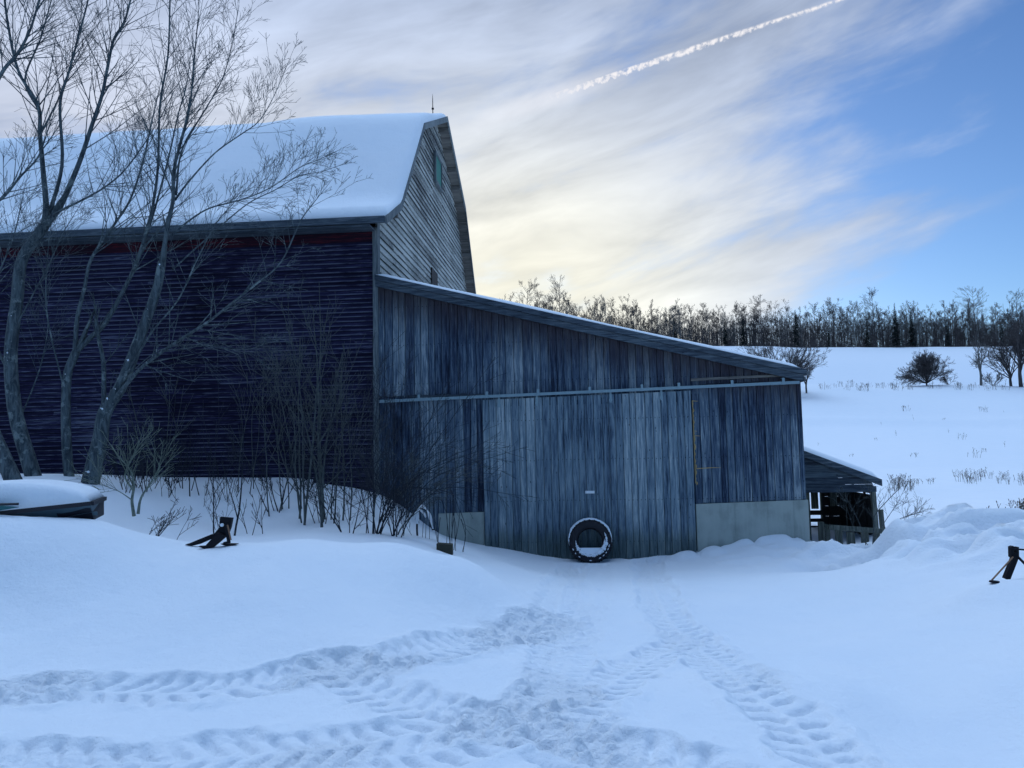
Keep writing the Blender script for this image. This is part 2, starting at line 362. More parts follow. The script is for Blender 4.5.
# left bank
for a in ((20, 545, 8.3), (110, 528, 8.2), (190, 541, 8.3), (240, 545, 8.4), (300, 541, 8.4), (350, 544, 8.6), (400, 548, 9.0), (450, 560, 9.2), (495, 578, 9.4), (520, 596, 9.3),
          (0, 524, 7.9), (60, 521, 7.9), (100, 522, 7.9),
          (0, 600, 6.7), (150, 600, 6.8), (300, 600, 7.0), (420, 610, 7.4), (490, 625, 7.8),
          (0, 668, 5.7), (150, 668, 5.75), (300, 662, 5.9), (430, 645, 6.3),
          (200, 520, 12.5), (290, 515, 13), (370, 525, 13), (420, 533, 13.4), (150, 505, 12.2), (110, 485, 12.6), (60, 476, 12.5), (0, 478, 12.5),
          (465, 548, 13.2), (250, 540, 10.4), (340, 540, 10.8), (410, 545, 11)): cpx(*a)
CP += [(-12, 8, 2.0), (-12, 12.5, 2.1), (-9, 5.5, 1.5), (-13, 3, 1.8)]
# right bank
for a in ((900, 530, 13), (950, 522, 13.4), (1000, 527, 13.4), (885, 541, 13.0), (850, 556, 13.6), (820, 556, 14.2), (870, 548, 14.6), (1040, 530, 12.5),
          (930, 548, 11), (1010, 545, 10.5), (870, 565, 10.8), (1005, 584, 8), (940, 590, 8.6), (890, 612, 8.4), (840, 600, 9.2),
          (1024, 640, 6.2), (950, 660, 6.2), (1024, 720, 4.8), (900, 700, 5.4), (960, 745, 4.6)): cpx(*a)
for s, z in ((4.9, .02), (5.8, -.03), (7.5, .1)): cps(s, 1.8, z)
CP += [(13, 9, .9), (13, 4, .9), (14, 13, .8)]
CP = np.array(CP)
def farz(X, Y):
    ys = np.array([14, 18, 20, 27, 42, 62, 88, 104, 111, 116, 121, 128, 160, 200, 206, 240, 400, 2500.])
    zl = np.array([.1, .28, .32, .33, .88, 2.63, 5.65, 8.6, 10.35, 11.2, 9.9, 11.2, 19.3, 27.9, 28.1, 28.6, 30, 34.])
    zr = np.array([-.1, .05, .06, -.02, .32, 1.8, 4.46, 7.3, 8.95, 9.7, 8.4, 9.7, 17.2, 25.2, 25.4, 26, 27, 30.])
    k = np.clip(X / np.maximum(Y, 1) / .665, -1.5, 1.5)
    return np.interp(Y, ys, zl) * (1 - k) + np.interp(Y, ys, zr) * k
# thin-plate spline through the control points
n_ = len(CP)
def _u(r2): return r2 * np.log(r2 + 1e-9) * .5
d2 = ((CP[:, None, :2] - CP[None, :, :2]) ** 2).sum(-1)
A = np.zeros((n_ + 3, n_ + 3)); A[:n_, :n_] = _u(d2) + np.eye(n_) * .012
A[:n_, n_] = 1; A[:n_, n_ + 1:] = CP[:, :2]; A[n_:, :n_] = A[:n_, n_:].T
TW = np.linalg.solve(A, np.concatenate([CP[:, 2], np.zeros(3)]))
def tps(x, y):
    x = np.clip(x, -15, 15); y = np.clip(y, -7, 17.5)
    z = TW[n_] + TW[n_ + 1] * x + TW[n_ + 2] * y
    for i in range(n_): z = z + TW[i] * _u((x - CP[i, 0]) ** 2 + (y - CP[i, 1]) ** 2)
    return z
_rng = np.random.RandomState(5)
def vnoise(x, y, seed=0):
    # value noise, vectorised
    xi = np.floor(x).astype(np.int64); yi = np.floor(y).astype(np.int64); xf = x - xi; yf = y - yi
    xf = xf * xf * xf * (xf * (xf * 6 - 15) + 10); yf = yf * yf * yf * (yf * (yf * 6 - 15) + 10)
    def h(a, b):
        v = (a * 374761393 + b * 668265263 + seed * 1442695041) & 0x7fffffff
        v = ((v ^ (v >> 13)) * 1274126177) & 0x7fffffff
        return ((v ^ (v >> 16)) & 0xffff) / 65535.0
    return (h(xi, yi) * (1 - xf) + h(xi + 1, yi) * xf) * (1 - yf) + (h(xi, yi + 1) * (1 - xf) + h(xi + 1, yi + 1) * xf) * yf - .5
def sstep(a, b, x): t = np.clip((x - a) / (b - a), 0, 1); return t * t * (3 - 2 * t)
ANW = []
def base_h(x, y):
    z = base_h0(x, y)
    for ax, ay, w, a in ANW: z = z + a * np.exp(-((x - ax) ** 2 + (y - ay) ** 2) / (2 * w * w))
    return z
def base_bank(x, y): return sstep(4.2, 5.6, x - (14 - y) * .1) * sstep(8.2, 9.6, y) * sstep(15.4, 13.8, y)
def base_h0(x, y):
    near = tps(x, y); far = farz(x, y)
    k = sstep(14.8, 19, y - np.where(x < -4, 4, 0))
    z = near * (1 - k) + far * k
    am = np.clip(y / 18, .3, 6)
    z = z + vnoise(x * .55 + 3, y * .55, 1) * .05 + vnoise(x * .09, y * .05, 4) * .5 * sstep(22, 60, y)
    z = z + vnoise(x * 1.7, y * 1.7, 2) * .022
    # heaped lumps on the right-hand bank and by the corner
    bank = sstep(4.2, 5.6, x - (14 - y) * .1) * sstep(8.2, 9.6, y) * sstep(15.4, 13.8, y)
    z = z + bank * ((.18 - np.abs(vnoise(x * 1.1 + y * .3, y * 1.5, 7)) * 1.15) + vnoise(x * 2.4, y * 3, 8) * .28 + np.maximum(0, vnoise(x * 5, y * 5, 18)) * .16)
    cor = sstep(3.2, 4.2, x) * sstep(6.2, 5.4, x) * sstep(12.6, 13.6, y) * sstep(15.6, 14.6, y)
    z = z + cor * (np.abs(vnoise(x * 3, y * 3, 9)) * .22)
    wl = np.exp(-((y - 14.6) / .5) ** 2) * sstep(1.5, 2.6, x)
    z = z + wl * np.abs(vnoise(x * 2.2, y * 2.2, 12)) * .25
    # drift lines in the field
    z = z + .6 * np.exp(-((y - (72 + x * .18 + 3 * np.sin(x * .08))) / 3.0) ** 2) * sstep(8, 20, x) * sstep(75, 40, x)
    # lumpy bank beyond the lane at left of the tracks
    z = z + sstep(12.9, 11.6, np.abs(y - 12.4) + 11.6) * vnoise(x * 1.3, y * 2.0, 14) * .12 * sstep(1.0, -.5, x) * sstep(-2.5, -1, x)
    return z
# small local corrections: where things must stand on the snow
ANCH = [(994, 583, 7.75, .3), (1006, 580, 8.0, .3), (207, 549, 7.9, .4), (230, 546, 7.95, .3), (446, 553, 11.55, .3), (100, 522, 7.8, .4), (60, 526, 7.5, .3), (20, 525, 7.35, .35), (-20, 524, 7.2, .35),
        (825, 548, 15.3, .5), (845, 545, 15.3, .5), (865, 543, 15.3, .5), (884, 534, 16.5, .4), (800, 550, 14.0, .4), (850, 556, 13.4, .5), (885, 546, 13.4, .5)]
_a = [(tuple(at(*a[:3])), a[3]) for a in ANCH]
_r = np.array([p[2] - float(base_h0(np.array([p[0]]), np.array([p[1]]))[0]) for p, w in _a])
_K = np.array([[math.exp(-((p[0] - q[0]) ** 2 + (p[1] - q[1]) ** 2) / (2 * w * w)) for q, w in _a] for p, _ in _a])
_s = np.linalg.solve(_K + np.eye(len(_a)) * .02, _r)
print('ANCH', np.round(_r, 2), np.round(_s, 2))
ANW += [(p[0], p[1], w, a) for (p, w), a in zip(_a, _s)]
def gpt(x, y):
    """where a pixel of the photo meets the (smooth) ground"""
    d = ray(x, y); lo, hi = 2.0, 40.0
    ys = np.linspace(2, 40, 400); P = CAM[None] + d[None] / d[1] * ys[:, None]
    hz_ = base_h(P[:, 0], P[:, 1]); i = np.argmax(P[:, 2] < hz_)
    return (P[i, 0], P[i, 1])
TRK = [
    ([(572, 566), (560, 600), (560, 640), (565, 690), (578, 740), (588, 775)], .25, .9),
    ([(648, 562), (662, 605), (697, 645), (747, 685), (792, 720), (836, 768)], .24, 1.0),
    ([(682, 640), (650, 658), (615, 680), (572, 708), (512, 738), (420, 752), (300, 765)], .22, 1.0),
    ([(560, 622), (512, 638), (425, 652), (300, 675), (225, 690), (150, 695), (75, 690), (-60, 700)], .24, 1.1),
    ([(330, 668), (385, 700), (450, 716), (520, 728), (600, 747), (700, 772)], .23, 1.1),
    ([(-60, 765), (100, 763), (200, 759), (290, 748), (370, 742), (440, 728), (520, 712), (565, 690)], .25, 1.1),
    ([(600, 566), (594, 600), (578, 640), (560, 700)], .16, .5),
]
CH = (-.22, -.34, -.34, .06, .0, .0, -.1)
TRW = []
for pts, w, k in TRK:
    q = [gpt(*p) for p in pts]
    # catmull-rom resample
    q = [q[0]] + q + [q[-1]]; out = []
    for i in range(1, len(q) - 2):
        for s in np.linspace(0, 1, 14, endpoint=False):
            p0, p1, p2, p3 = map(np.array, q[i - 1:i + 3])
            out.append(.5 * ((2 * p1) + (-p0 + p2) * s + (2 * p0 - 5 * p1 + 4 * p2 - p3) * s * s + (-p0 + 3 * p1 - 3 * p2 + p3) * s ** 3))
    TRW.append((np.array(out), w, k))
def tracks(x, y):
    z = np.zeros_like(x); tread = np.zeros_like(x)
    for ti, (P, w, k) in enumerate(TRW):
        best = np.full(x.shape, 1e9); lat = np.zeros_like(x); lon = np.zeros_like(x)
        L = 0.0
        for i in range(len(P) - 1):
            a, b = P[i], P[i + 1]; d = b - a; l = np.hypot(*d)
            if l < 1e-5: continue
            d = d / l; qx = x - a[0]; qy = y - a[1]
            s = np.clip(qx * d[0] + qy * d[1], 0, l); dx = qx - d[0] * s; dy = qy - d[1] * s
            dd = dx * dx + dy * dy; m = dd < best
            best = np.where(m, dd, best); lat = np.where(m, qx * d[1] - qy * d[0], lat); lon = np.where(m, L + s, lon)
            L += l
        dist = np.sqrt(best) + vnoise(x * 5, y * 5, 20 + ti) * .12 + vnoise(x * 14, y * 14, 21 + ti) * .05
        inside = sstep(w + .05, w - .05, dist)
        sd_ = (lat > 0) * .5
        ph = lon / .17 + np.abs(lat) / .34 + sd_ + vnoise(x * 2.5, y * 2.5, 40 + ti) * .35
        ph = ph - np.floor(ph) - .5
        lug = -np.exp(-(ph / .17) ** 2) * sstep(.015, .05, np.abs(lat))
        rough = vnoise(x * 12, y * 12, 30 + ti) * .03 + vnoise(x * 27, y * 27, 31 + ti) * .024
        churn = sstep(-.12, .15, vnoise(x * .9, y * .9, 50 + ti) + CH[ti])
        dep = -.019 + lug * .046 * (1 - churn * .75) + rough * (.35 + churn * 1.25)
        dep = dep + np.maximum(0, vnoise(x * 9.3, y * 9.3, 33 + ti) - .12) * .15 * (.05 + churn)
        rim = np.exp(-((dist - w - .06) / .06) ** 2) * (.014 + .035 * vnoise(x * 6, y * 6, 60 + ti))
        z = np.where(inside > .02, np.minimum(z, 0) * (1 - inside) + dep * k * inside, z) + rim * k * (1 - inside)
        tread = np.maximum(tread, sstep(w + .14, w, dist) * (.30 + .70 * churn) * k)
    return z, tread
def H(x, y):
    return float(base_h(np.array([float(x)]), np.array([float(y)]))[0])
def grid_axis(lo, mid0, mid1, hi, st, grow_):
    a = list(np.arange(mid0, mid1, st)); s = st; v = a[-1]
    while v < hi: s *= grow_; v += s; a.append(v)
    s = st; v = mid0; b = []
    while v > lo: s *= grow_; v -= s; b.append(v)
    return np.array(b[::-1] + a)
gx_ = grid_axis(-900, -4.4, 4.4, 1800, .016, 1.045)
gy1 = np.arange(2.9, 7.2, .015)
gy2 = [gy1[-1]]; s_ = .015
while gy2[-1] < 2500:
    s_ = min(s_ * 1.012, .07) if gy2[-1] < 19 else s_ * 1.03
    gy2.append(gy2[-1] + s_)
gb = [2.9]; s_ = .03
while gb[-1] > -400: s_ *= 1.15; gb.append(gb[-1] - s_)
gy_ = np.concatenate([np.array(gb[:0:-1]), gy1, np.array(gy2[1:])])
GX, GY = np.meshgrid(gx_, gy_)
GZ = base_h(GX, GY)
msk = (GY > 2) & (GY < 15.2) & (np.abs(GX) < 8)
_tz, _tm = tracks(GX[msk], GY[msk]); GZ[msk] += _tz; TRM = np.zeros_like(GZ); TRM[msk] = _tm
TRM = np.maximum(TRM, .35 * np.clip(base_bank(GX, GY), 0, 1))
GZ[msk] += vnoise(GX[msk] * 9, GY[msk] * 9, 70) * .007
ny, nx = GX.shape
me = bpy.data.meshes.new('snow_ground')
me.vertices.add(nx * ny); me.vertices.foreach_set('co', np.stack([GX, GY, GZ], -1).astype(np.float32).ravel())
idx = np.arange(nx * ny).reshape(ny, nx)
q = np.stack([idx[:-1, :-1], idx[:-1, 1:], idx[1:, 1:], idx[1:, :-1]], -1).reshape(-1, 4)
me.loops.add(q.size); me.loops.foreach_set('vertex_index', q.ravel().astype(np.int32))
me.polygons.add(len(q)); me.polygons.foreach_set('loop_start', np.arange(0, q.size, 4, dtype=np.int32))
me.polygons.foreach_set('use_smooth', np.ones(len(q), bool)); me.update(); me.validate()
att = me.attributes.new('trodden', 'FLOAT', 'POINT'); att.data.foreach_set('value', TRM.astype(np.float32).ravel())
g = bpy.data.objects.new('snow_ground', me); COL.objects.link(g); me.materials.append(M['snow']); tag(g, kind='structure')

# ------------------------------------------------------------------ board builders (barn-local coordinates: x along the front, y back)
def planks(mb, s0, s1, zb, zt, y, rng, w=.16, th=.024, gap=.012):
    s = s0
    while s < s1 - .02:
        ww = min(w * rng.uniform(.75, 1.2), s1 - s)
        if s1 - s - ww < .06: ww = s1 - s
        j = rng.uniform(0, .010); a, b = s + gap / 2, s + ww - gap / 2
        lb = zb(s) + rng.uniform(-.01, .02); 
        mb.hexa([(a, y - th - j, lb), (b, y - th - j, lb), (b, y - j * 0 - .001, lb), (a, y - .001, lb),
                 (a, y - th - j, zt(a)), (b, y - th - j, zt(b)), (b, y - .001, zt(b)), (a, y - .001, zt(a))])
        s += ww
def claps(mb, fr, rows, z0, rise, rng, out=.022, lmin=1.2, lmax=3.6):
    """fr(a, z, o) -> point; rows: number; each row from lo(z) to hi(z)"""
    for i in range(rows):
        z = z0 + i * rise; lo, hi = fr('range', z, 0), None
        lo, hi = lo
        if hi - lo < .1: continue
        s = lo
        while s < hi - 1e-3:
            L = rng.uniform(lmin, lmax); e = min(s + L, hi)
            if hi - e < .3: e = hi
            j1 = rng.uniform(-.008, .006) if rng.random() < .45 else 0; j2 = rng.uniform(-.006, .006) if rng.random() < .4 else 0
            o = out + rng.uniform(-.003, .008)
            a, b = s + .002, e - .002
            p = [fr(a, z + j1, o), fr(b, z + j2, o), fr(b, z + rise + j2 * .3 + .01, .004), fr(a, z + rise + j1 * .3 + .01, .004)]
            mb.poly(p); mb.poly([fr(a, z + j1, 0), fr(b, z + j2, 0), p[1], p[0]])
            s = e

# ------------------------------------------------------------------ gambrel barn
rng = random.Random(11)
ROT = -TH
S0, S1 = -27.0, -4.2         # long wall from far left to the gable corner
barn = empty('gambrel_barn', Vector(ORG), ROT, label='old gambrel barn with dark clapboard side, bare grey gable and snowy roof', cat='barn')
PROF = [(-.45, 6.78), (.9, 7.48), (3.5, 10.35), (7.0, 12.05), (10.5, 10.35), (13.1, 7.48), (14.45, 6.78)]
def prof_z(t):
    for (a, za), (b, zb) in zip(PROF, PROF[1:]):
        if a <= t <= b: return za + (zb - za) * (t - a) / (b - a)
    return 6.7
EAVE = 6.70
mb = MB()
def fr_long(a, z, o): return (S0, S1) if a == 'range' else (a, -o, z)
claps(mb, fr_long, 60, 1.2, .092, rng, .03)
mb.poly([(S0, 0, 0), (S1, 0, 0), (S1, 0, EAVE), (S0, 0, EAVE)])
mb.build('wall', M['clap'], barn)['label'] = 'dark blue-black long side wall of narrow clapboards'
mb = MB(); mb.box(S0, S1 - .06, -.035, -.002, 6.42, 6.62)
mb.build('frieze_board', M['red'], barn)['label'] = 'dark red painted strip under the eave'
# gable wall
def tr(z):
    # t range under the roof line at height z
    if z < 6.98: return (0.0, 14.0)
    ts = np.linspace(0, 7, 400); zz = np.array([prof_z(t) for t in ts]); t0 = ts[np.argmax(zz >= z + .02)]
    return (float(t0), float(14 - t0)) if z < 11.95 else (7, 7)
def fr_gab(a, z, o): return tr(z + .06) if a == 'range' else (S1 + o, a, z)
mb = MB(); claps(mb, fr_gab, 78, .6, .15, rng, .03, .8, 3)
pts = [(0, 0)] + [(0, 6.95)] + [(t, z - .05) for t, z in PROF[1:-1]] + [(14, 6.95), (14, 0)]
mb.poly([(S1 - .001, t, z) for t, z in pts])
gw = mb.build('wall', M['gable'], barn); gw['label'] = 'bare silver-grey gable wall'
mb = MB(); mb.poly([(S0, t, z) for t, z in reversed(pts)]); mb.poly([(S0, 14, 0), (S0, 14, 6.8), (S1, 14, 6.8), (S1, 14, 0)])
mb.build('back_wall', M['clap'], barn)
mb = MB(); mb.box(S1 - .045, S1 + .045, -.055, -.003, .9, 6.70); mb.box(S1 + .0451, S1 + .06, -.055, .14, .9, 6.9)
mb.build('corner_board', M['trim'], barn)
mb = MB(); mb.box(S1 + .003, S1 + .06, 13.86, 14.04, .3, 7.0); mb.build('corner_board', M['trim'], barn)
# roof deck
RS1 = -3.88
mb = MB(); th = .10
for (a, za), (b, zb) in zip(PROF, PROF[1:]):
    mb.hexa([(S0 - .3, a, za - th), (RS1, a, za - th), (RS1, b, zb - th), (S0 - .3, b, zb - th), (S0 - .3, a, za), (RS1, a, za), (RS1, b, zb), (S0 - .3, b, zb)])
mb.build('roof', M['soffit'], barn)
# rake boards on the gable overhang and the boxed far soffit
mb = MB()
for (a, za), (b, zb) in zip(PROF, PROF[1:]):
    mb.hexa([(RS1 + .002, a, za - .14), (RS1 + .03, a, za - .14), (RS1 + .03, b, zb - .14), (RS1 + .002, b, zb - .14), (RS1 + .002, a, za + .03), (RS1 + .03, a, za + .03), (RS1 + .03, b, zb + .03), (RS1 + .002, b, zb + .03)])
mb.build('rake_board', M['trim'], barn)
mb = MB()
for k in range(9):
    t = 7.25 + k * .72; z = prof_z(t)
    mb = MB(); mb.box(S1 + .01, RS1, t - .035, t + .035, z - .24, z - .11); mb.build('lookout', M['soffit'], barn)
for k in range(3):
    mb = MB(); mb.box(S1 + .01, RS1, .6 + k * 1.1, .66 + k * 1.1, prof_z(.6 + k * 1.1) - .24, prof_z(.6 + k * 1.1) - .11); mb.build('lookout', M['soffit'], barn)
mb = MB(); mb.box(S0 - .3, RS1, -.50, -.452, 6.665, 6.80); mb.box(S0 - .3, S1, -.44, -.04, 6.625, 6.66)
mb.build('eave_board', M['fascia'], barn)
# snow on the roof: a thick blanket with rounded borders
def snow_blanket(name, prof, s0, s1, thick, parent, ds=.18, hump=None, recede=.03):
    P = []
    for (a, za), (b, zb) in zip(prof, prof[1:]):
        n = max(2, int(math.hypot(b - a, zb - za) / .22))
        for i in range(n): P.append((a + (b - a) * i / n, za + (zb - za) * i / n))
    P.append(prof[-1]); P = np.array(P)
    for _ in range(3): Q = P.copy(); Q[1:-1] = (P[:-2] + P[1:-1] * 2 + P[2:]) / 4; P = Q
    T = np.gradient(P, axis=0); T /= np.linalg.norm(T, axis=1)[:, None]; Nn = np.stack([-T[:, 1], T[:, 0]], 1)
    ss = np.arange(s0, s1 + 1e-6, ds); ss[-1] = s1
    ss = np.concatenate([[s0, s0 + .02, s0 + .06], ss[1:-1], [s1 - .10, s1 - .05, s1 - .02, s1]])
    ss = np.unique(np.round(ss, 4))
    v = []; m = len(P); L = np.concatenate([[0], np.cumsum(np.linalg.norm(np.diff(P, axis=0), axis=1))])
    for s in ss:
        for i in range(m):
            eb = min(L[i], L[-1] - L[i]); es = min(s - s0, s1 - s)
            rd = lambda e, w: math.sqrt(max(0, 1 - max(0, 1 - e / w) ** 2))
            k = thick * rd(eb, .16) * rd(es, .12) * (1 + .55 * mnoise.noise((s * .35, L[i] * .5, 2.0))) + .006
            if hump: k += hump(s, P[i, 0]) * rd(es, .3)
            q = P[i] + Nn[i] * k
            v.append((s, q[0], q[1]))
    top = len(v)
    for s in ss:
        for i in range(m): v.append((s, P[i, 0] + Nn[i, 0] * .004, P[i, 1] + Nn[i, 1] * .004))
    f = []; n = len(ss)
    for a in range(n - 1):
        for i in range(m - 1):
            f.append((a * m + i, (a + 1) * m + i, (a + 1) * m + i + 1, a * m + i + 1))
            f.append((top + a * m + i + 1, top + (a + 1) * m + i + 1, top + (a + 1) * m + i, top + a * m + i))
    for a in range(n - 1):
        f.append((a * m, top + a * m, top + (a + 1) * m, (a + 1) * m)); f.append((a * m + m - 1, (a + 1) * m + m - 1, top + (a + 1) * m + m - 1, top + a * m + m - 1))
    for i in range(m - 1):
        f.append((i, i + 1, top + i + 1, top + i)); b = (n - 1) * m; f.append((b + i + 1, b + i, top + b + i, top + b + i + 1))
    mb = MB(); mb.v = v; mb.f = f
    return mb.build(name, M['snow'], parent, True)
def hump(s, t):
    return .14 * math.exp(-((t - 4.3) / 1.7) ** 2) * (1 / (1 + math.exp(-(s + 8.2) * 2.2))) * (1 - .4 * max(0, (s + 5) / 1.2))
snow_blanket('snow_cover', PROF, S0 - .3, RS1 + .02, .15, barn, hump=hump)
# gable shutter, loft opening, lightning rod
mb = MB(); mb.box(S1 + .045, S1 + .075, 6.40, 7.28, 9.92, 10.72); sh = mb.build('shutter', M['green'], barn); sh['label'] = 'small green shutter high in the gable'
mb = MB()
for b in ((6.32, 6.40, 9.86, 10.78), (7.28, 7.36, 9.86, 10.78)): mb.box(S1 + .03, S1 + .10, *b)
mb.box(S1 + .03, S1 + .10, 6.40, 7.28, 10.72, 10.80); mb.box(S1 + .03, S1 + .12, 6.40, 7.28, 9.84, 9.92)
mb.build('frame', M['trim'], sh)
mb = MB(); mb.box(S1 + .035, S1 + .055, 5.75, 6.62, 5.7, 7.22); mb.build('loft_opening', M['dark'], barn)
mb = MB(); mb.tube([Vector((-4.3, 7, 12.1)), Vector((-4.3, 7, 12.62)), Vector((-4.3, 7, 12.8))], [.016, .012, .003], 6); mb.tube([Vector((-4.3, 7, 12.32)), Vector((-4.3, 7, 12.36))], [.04, .04], 6)
mb.build('lightning_rod', M['steel'], barn)

# ------------------------------------------------------------------ lean-to with the sliding door
lean = empty('lean_to_shed', Vector(ORG), ROT, label='weathered board lean-to with single sloping roof and sliding door, built against the big barn', cat='shed')
def rake(s): return 5.55 - (s + 4.2) * (5.55 - 3.40) / 8.3
def railz(s): return 3.15 + (s + 4.13) * .02
def contop(s): return .93 + (s + 2.94) * .0245
SR = 4.06
mb = MB(); r1 = random.Random(3)
planks(mb, -4.15, -2.04, lambda s: 3.26, lambda s: rake(s) - .02, 0, r1)          # left, above the seam
planks(mb, -4.15, -2.04, lambda s: .3 if s < -2.96 else contop(s), lambda s: 3.225, 0, r1)
planks(mb, -2.04, SR, lambda s: railz(s) - .12 if s < 2.0 else railz(s) + .05, lambda s: rake(s) - .02, 0, r1)
planks(mb, 2.0, SR, lambda s: contop(s), lambda s: railz(s) + .02, 0, r1)
mb.hexa([(-4.15, .01, 0), (SR, .01, 0), (SR, .04, 0), (-4.15, .04, 0), (-4.15, .01, rake(-4.15) - .03), (SR, .01, rake(SR) - .03), (SR, .04, rake(SR) - .03), (-4.15, .04, rake(-4.15) - .03)])
mb.build('wall', M['board'], lean)
# side and back wall
mb = MB(); r2 = random.Random(8)
y = .05
while y < 13.9:
    w = r2.uniform(.15, .22); mb.box(SR - .03, SR - r2.uniform(0, .008), y + .003, y + w - .003, contop(SR), rake(SR) - .02); y += w
mb.poly([(SR, 14, 0), (SR, 14, rake(SR)), (S1 + .01, 14, rake(S1)), (S1 + .01, 14, 0)])
mb.build('side_wall', M['board'], lean)
# seam ledges
mb = MB(); mb.box(-3.6, -2.02, -.06, -.002, 3.228, 3.258); mb.build('drip_ledge', M['fascia'], lean)
mb = MB(); mb.hexa([(2.0, -.055, 3.40), (3.75, -.055, 3.44), (3.75, -.03, 3.44), (2.0, -.03, 3.40), (2.0, -.055, 3.45), (3.75, -.055, 3.49), (3.75, -.03, 3.49), (2.0, -.03, 3.45)])
mb.build('drip_ledge', M['soffit'], lean)
# foundation
mb = MB(); mb.box(2.0, 4.075, -.07, .12, -.4, contop(2.0), None, contop(4.1)); mb.box(3.90, 4.075, .12, 14, -.4, contop(4.1))
for s in (2.72, 3.32, 3.80): mb.box(s, s + .012, -.076, -.07, -.3, contop(s) - .02)
mb.build('foundation', M['concrete'], lean)
mb = MB(); mb.box(-2.96, -2.06, -.05, .12, -.4, contop(-2.96), None, contop(-2.06)); mb.build('foundation', M['concrete'], lean)
# sliding door
door_mb = MB(); r3 = random.Random(21)
planks(door_mb, -2.05, 1.98, lambda s: -.05, lambda s: railz(s) - .06, -.075, r3, .15, .026, .013)
door_mb.box(-2.04, 1.97, -.075, -.05, 0, 3.0)
door = door_mb.build('sliding_door', M['door'], lean); door['label'] = 'wide sliding door of pale blue-grey vertical boards'
mb = MB(); mb.box(-.09, .09, -.13, -.103, 1.285, 1.335); mb.build('handle', M['white'], door)
for s in (-1.72, -.98, .45, 1.42):
    mb = MB(); mb.box(s - .02, s + .02, -.112, -.103, railz(s) - .22, railz(s) - .02); mb.tube([Vector((s, -.12, railz(s) - .17)), Vector((s, -.10, railz(s) - .17))], [.035, .035], 8)
    mb.build('door_hanger', M['rail'], door)
mb = MB()
mb.hexa([(-4.1, -.17, railz(-4.1) - .025), (4.0, -.17, railz(4) - .025), (4.0, -.11, railz(4) - .025), (-4.1, -.11, railz(-4.1) - .025),
         (-4.1, -.17, railz(-4.1) + .03), (4.0, -.17, railz(4) + .03), (4.0, -.11, railz(4) + .03), (-4.1, -.11, railz(-4.1) + .03)])
rail = mb.build('door_rail', M['rail'], lean)
for s in (-3.3, -1.95, -.95, 0.05, 1.05, 1.75, 2.75, 3.7):
    mb = MB(); mb.box(s - .025, s + .025, -.182, -.172, railz(s) - .03, railz(s) + .09); mb.box(s - .02, s + .02, -.182, -.03, railz(s) + .09, railz(s) + .10)
    mb.build('bracket', M['rail'], rail)
# yellow foam strip and spill down the door edge
mb = MB(); r4 = random.Random(2)
mb.box(2.008, 2.022, -.034, -.030, 1.44, 3.03)
z = 3.02
while z > 1.45:
    w = r4.uniform(.006, .016); L = r4.uniform(.04, .12); x = 2.015 + r4.uniform(-.008, .02)
    mb.tube([Vector((x, -.035, z)), Vector((x + .008, -.042, z - L / 2)), Vector((x, -.035, z - L))], [w * .5, w, w * .5], 6)
    if r4.random() < .25: mb.tube([Vector((x, -.036, z)), Vector((x + r4.uniform(.04, .12), -.036, z - .01))], [w * .6, w * .3], 5)
    z -= L + r4.uniform(0, .05)
mb.build('foam_strip', M['foam'], lean); mb = MB()
mb.tube([Vector((2.03, -.034, 1.72)), Vector((2.35, -.034, 1.735)), Vector((2.5, -.034, 1.73))], [.01, .008, .003], 5)
mb.build('foam_spill', M['foam'], lean)
# roof: deck, two-step fascia
mb = MB()
def slab(mb, s0, s1, y0, y1, d0, d1):
    mb.hexa([(s0, y0, rake(s0) + d0), (s1, y0, rake(s1) + d0), (s1, y1, rake(s1) + d0), (s0, y1, rake(s0) + d0),
             (s0, y0, rake(s0) + d1), (s1, y0, rake(s1) + d1), (s1, y1, rake(s1) + d1), (s0, y1, rake(s0) + d1)])
slab(mb, S1 + .02, 4.10, -.10, 14.2, 0, .10); mb.build('roof', M['metalroof'], lean)
mb = MB(); slab(mb, S1 + .03, 4.08, -.145, -.102, -.07, .055); slab(mb, S1 + .03, 4.14, -.185, -.102, .058, .16)
mb.build('fascia', M['fascia'], lean)
mb = MB(); mb.box(4.105, 4.13, -.10, 14.2, rake(4.22) - .03, rake(4.22) + .05); mb.tube([Vector((4.16, -.20, rake(4.16) + .10)), Vector((4.16, 14, rake(4.16) + .10))], [.035, .035], 8); mb.build('eave_trim', M['metalroof'], lean)
blk = snow_blanket('snow_cover', [(-.17, 0.0), (14.1, 0.0)], S1 + .05, 4.04, .08, lean)
for v in blk.data.vertices: v.co.z += rake(v.co.x) + .163
for s in (0.0,): pass

# ------------------------------------------------------------------ tyre leaning on the door
tl_ = empty('tractor_tire', wld(-.02, -.30, .0), ROT, label='black tractor tyre rimmed with snow, leaning on the sliding door', cat='tyre')
RO, RI, TWD = .405, .225, .30
def lathe(prof, n, mat, name, parent, tilt, zc, lugs=False, filt=None):
    mb = MB(); m = len(prof)
    for k in range(n):
        a = 2 * math.pi * k / n
        for (r, y) in prof:
            mb.v.append((r * math.cos(a), y, r * math.sin(a)))
    for k in range(n):
        for i in range(m):
            if filt and not filt(2 * math.pi * (k + .5) / n, i): continue
            k2 = (k + 1) % n; i2 = (i + 1) % m
            mb.f.append((k * m + i, k * m + i2, k2 * m + i2, k2 * m + i))
    return mb
tprof = [(RI, -.10), (RI + .03, -.135), (RO - .11, -.15), (RO - .04, -.145), (RO - .008, -.11), (RO, -.05), (RO, .05), (RO - .008, .11), (RO - .04, .145), (RO - .11, .15), (RI + .03, .135), (RI, .10), (RI + .02, .085), (RO - .09, .10), (RO - .05, 0), (RO - .09, -.10), (RI + .02, -.085)]
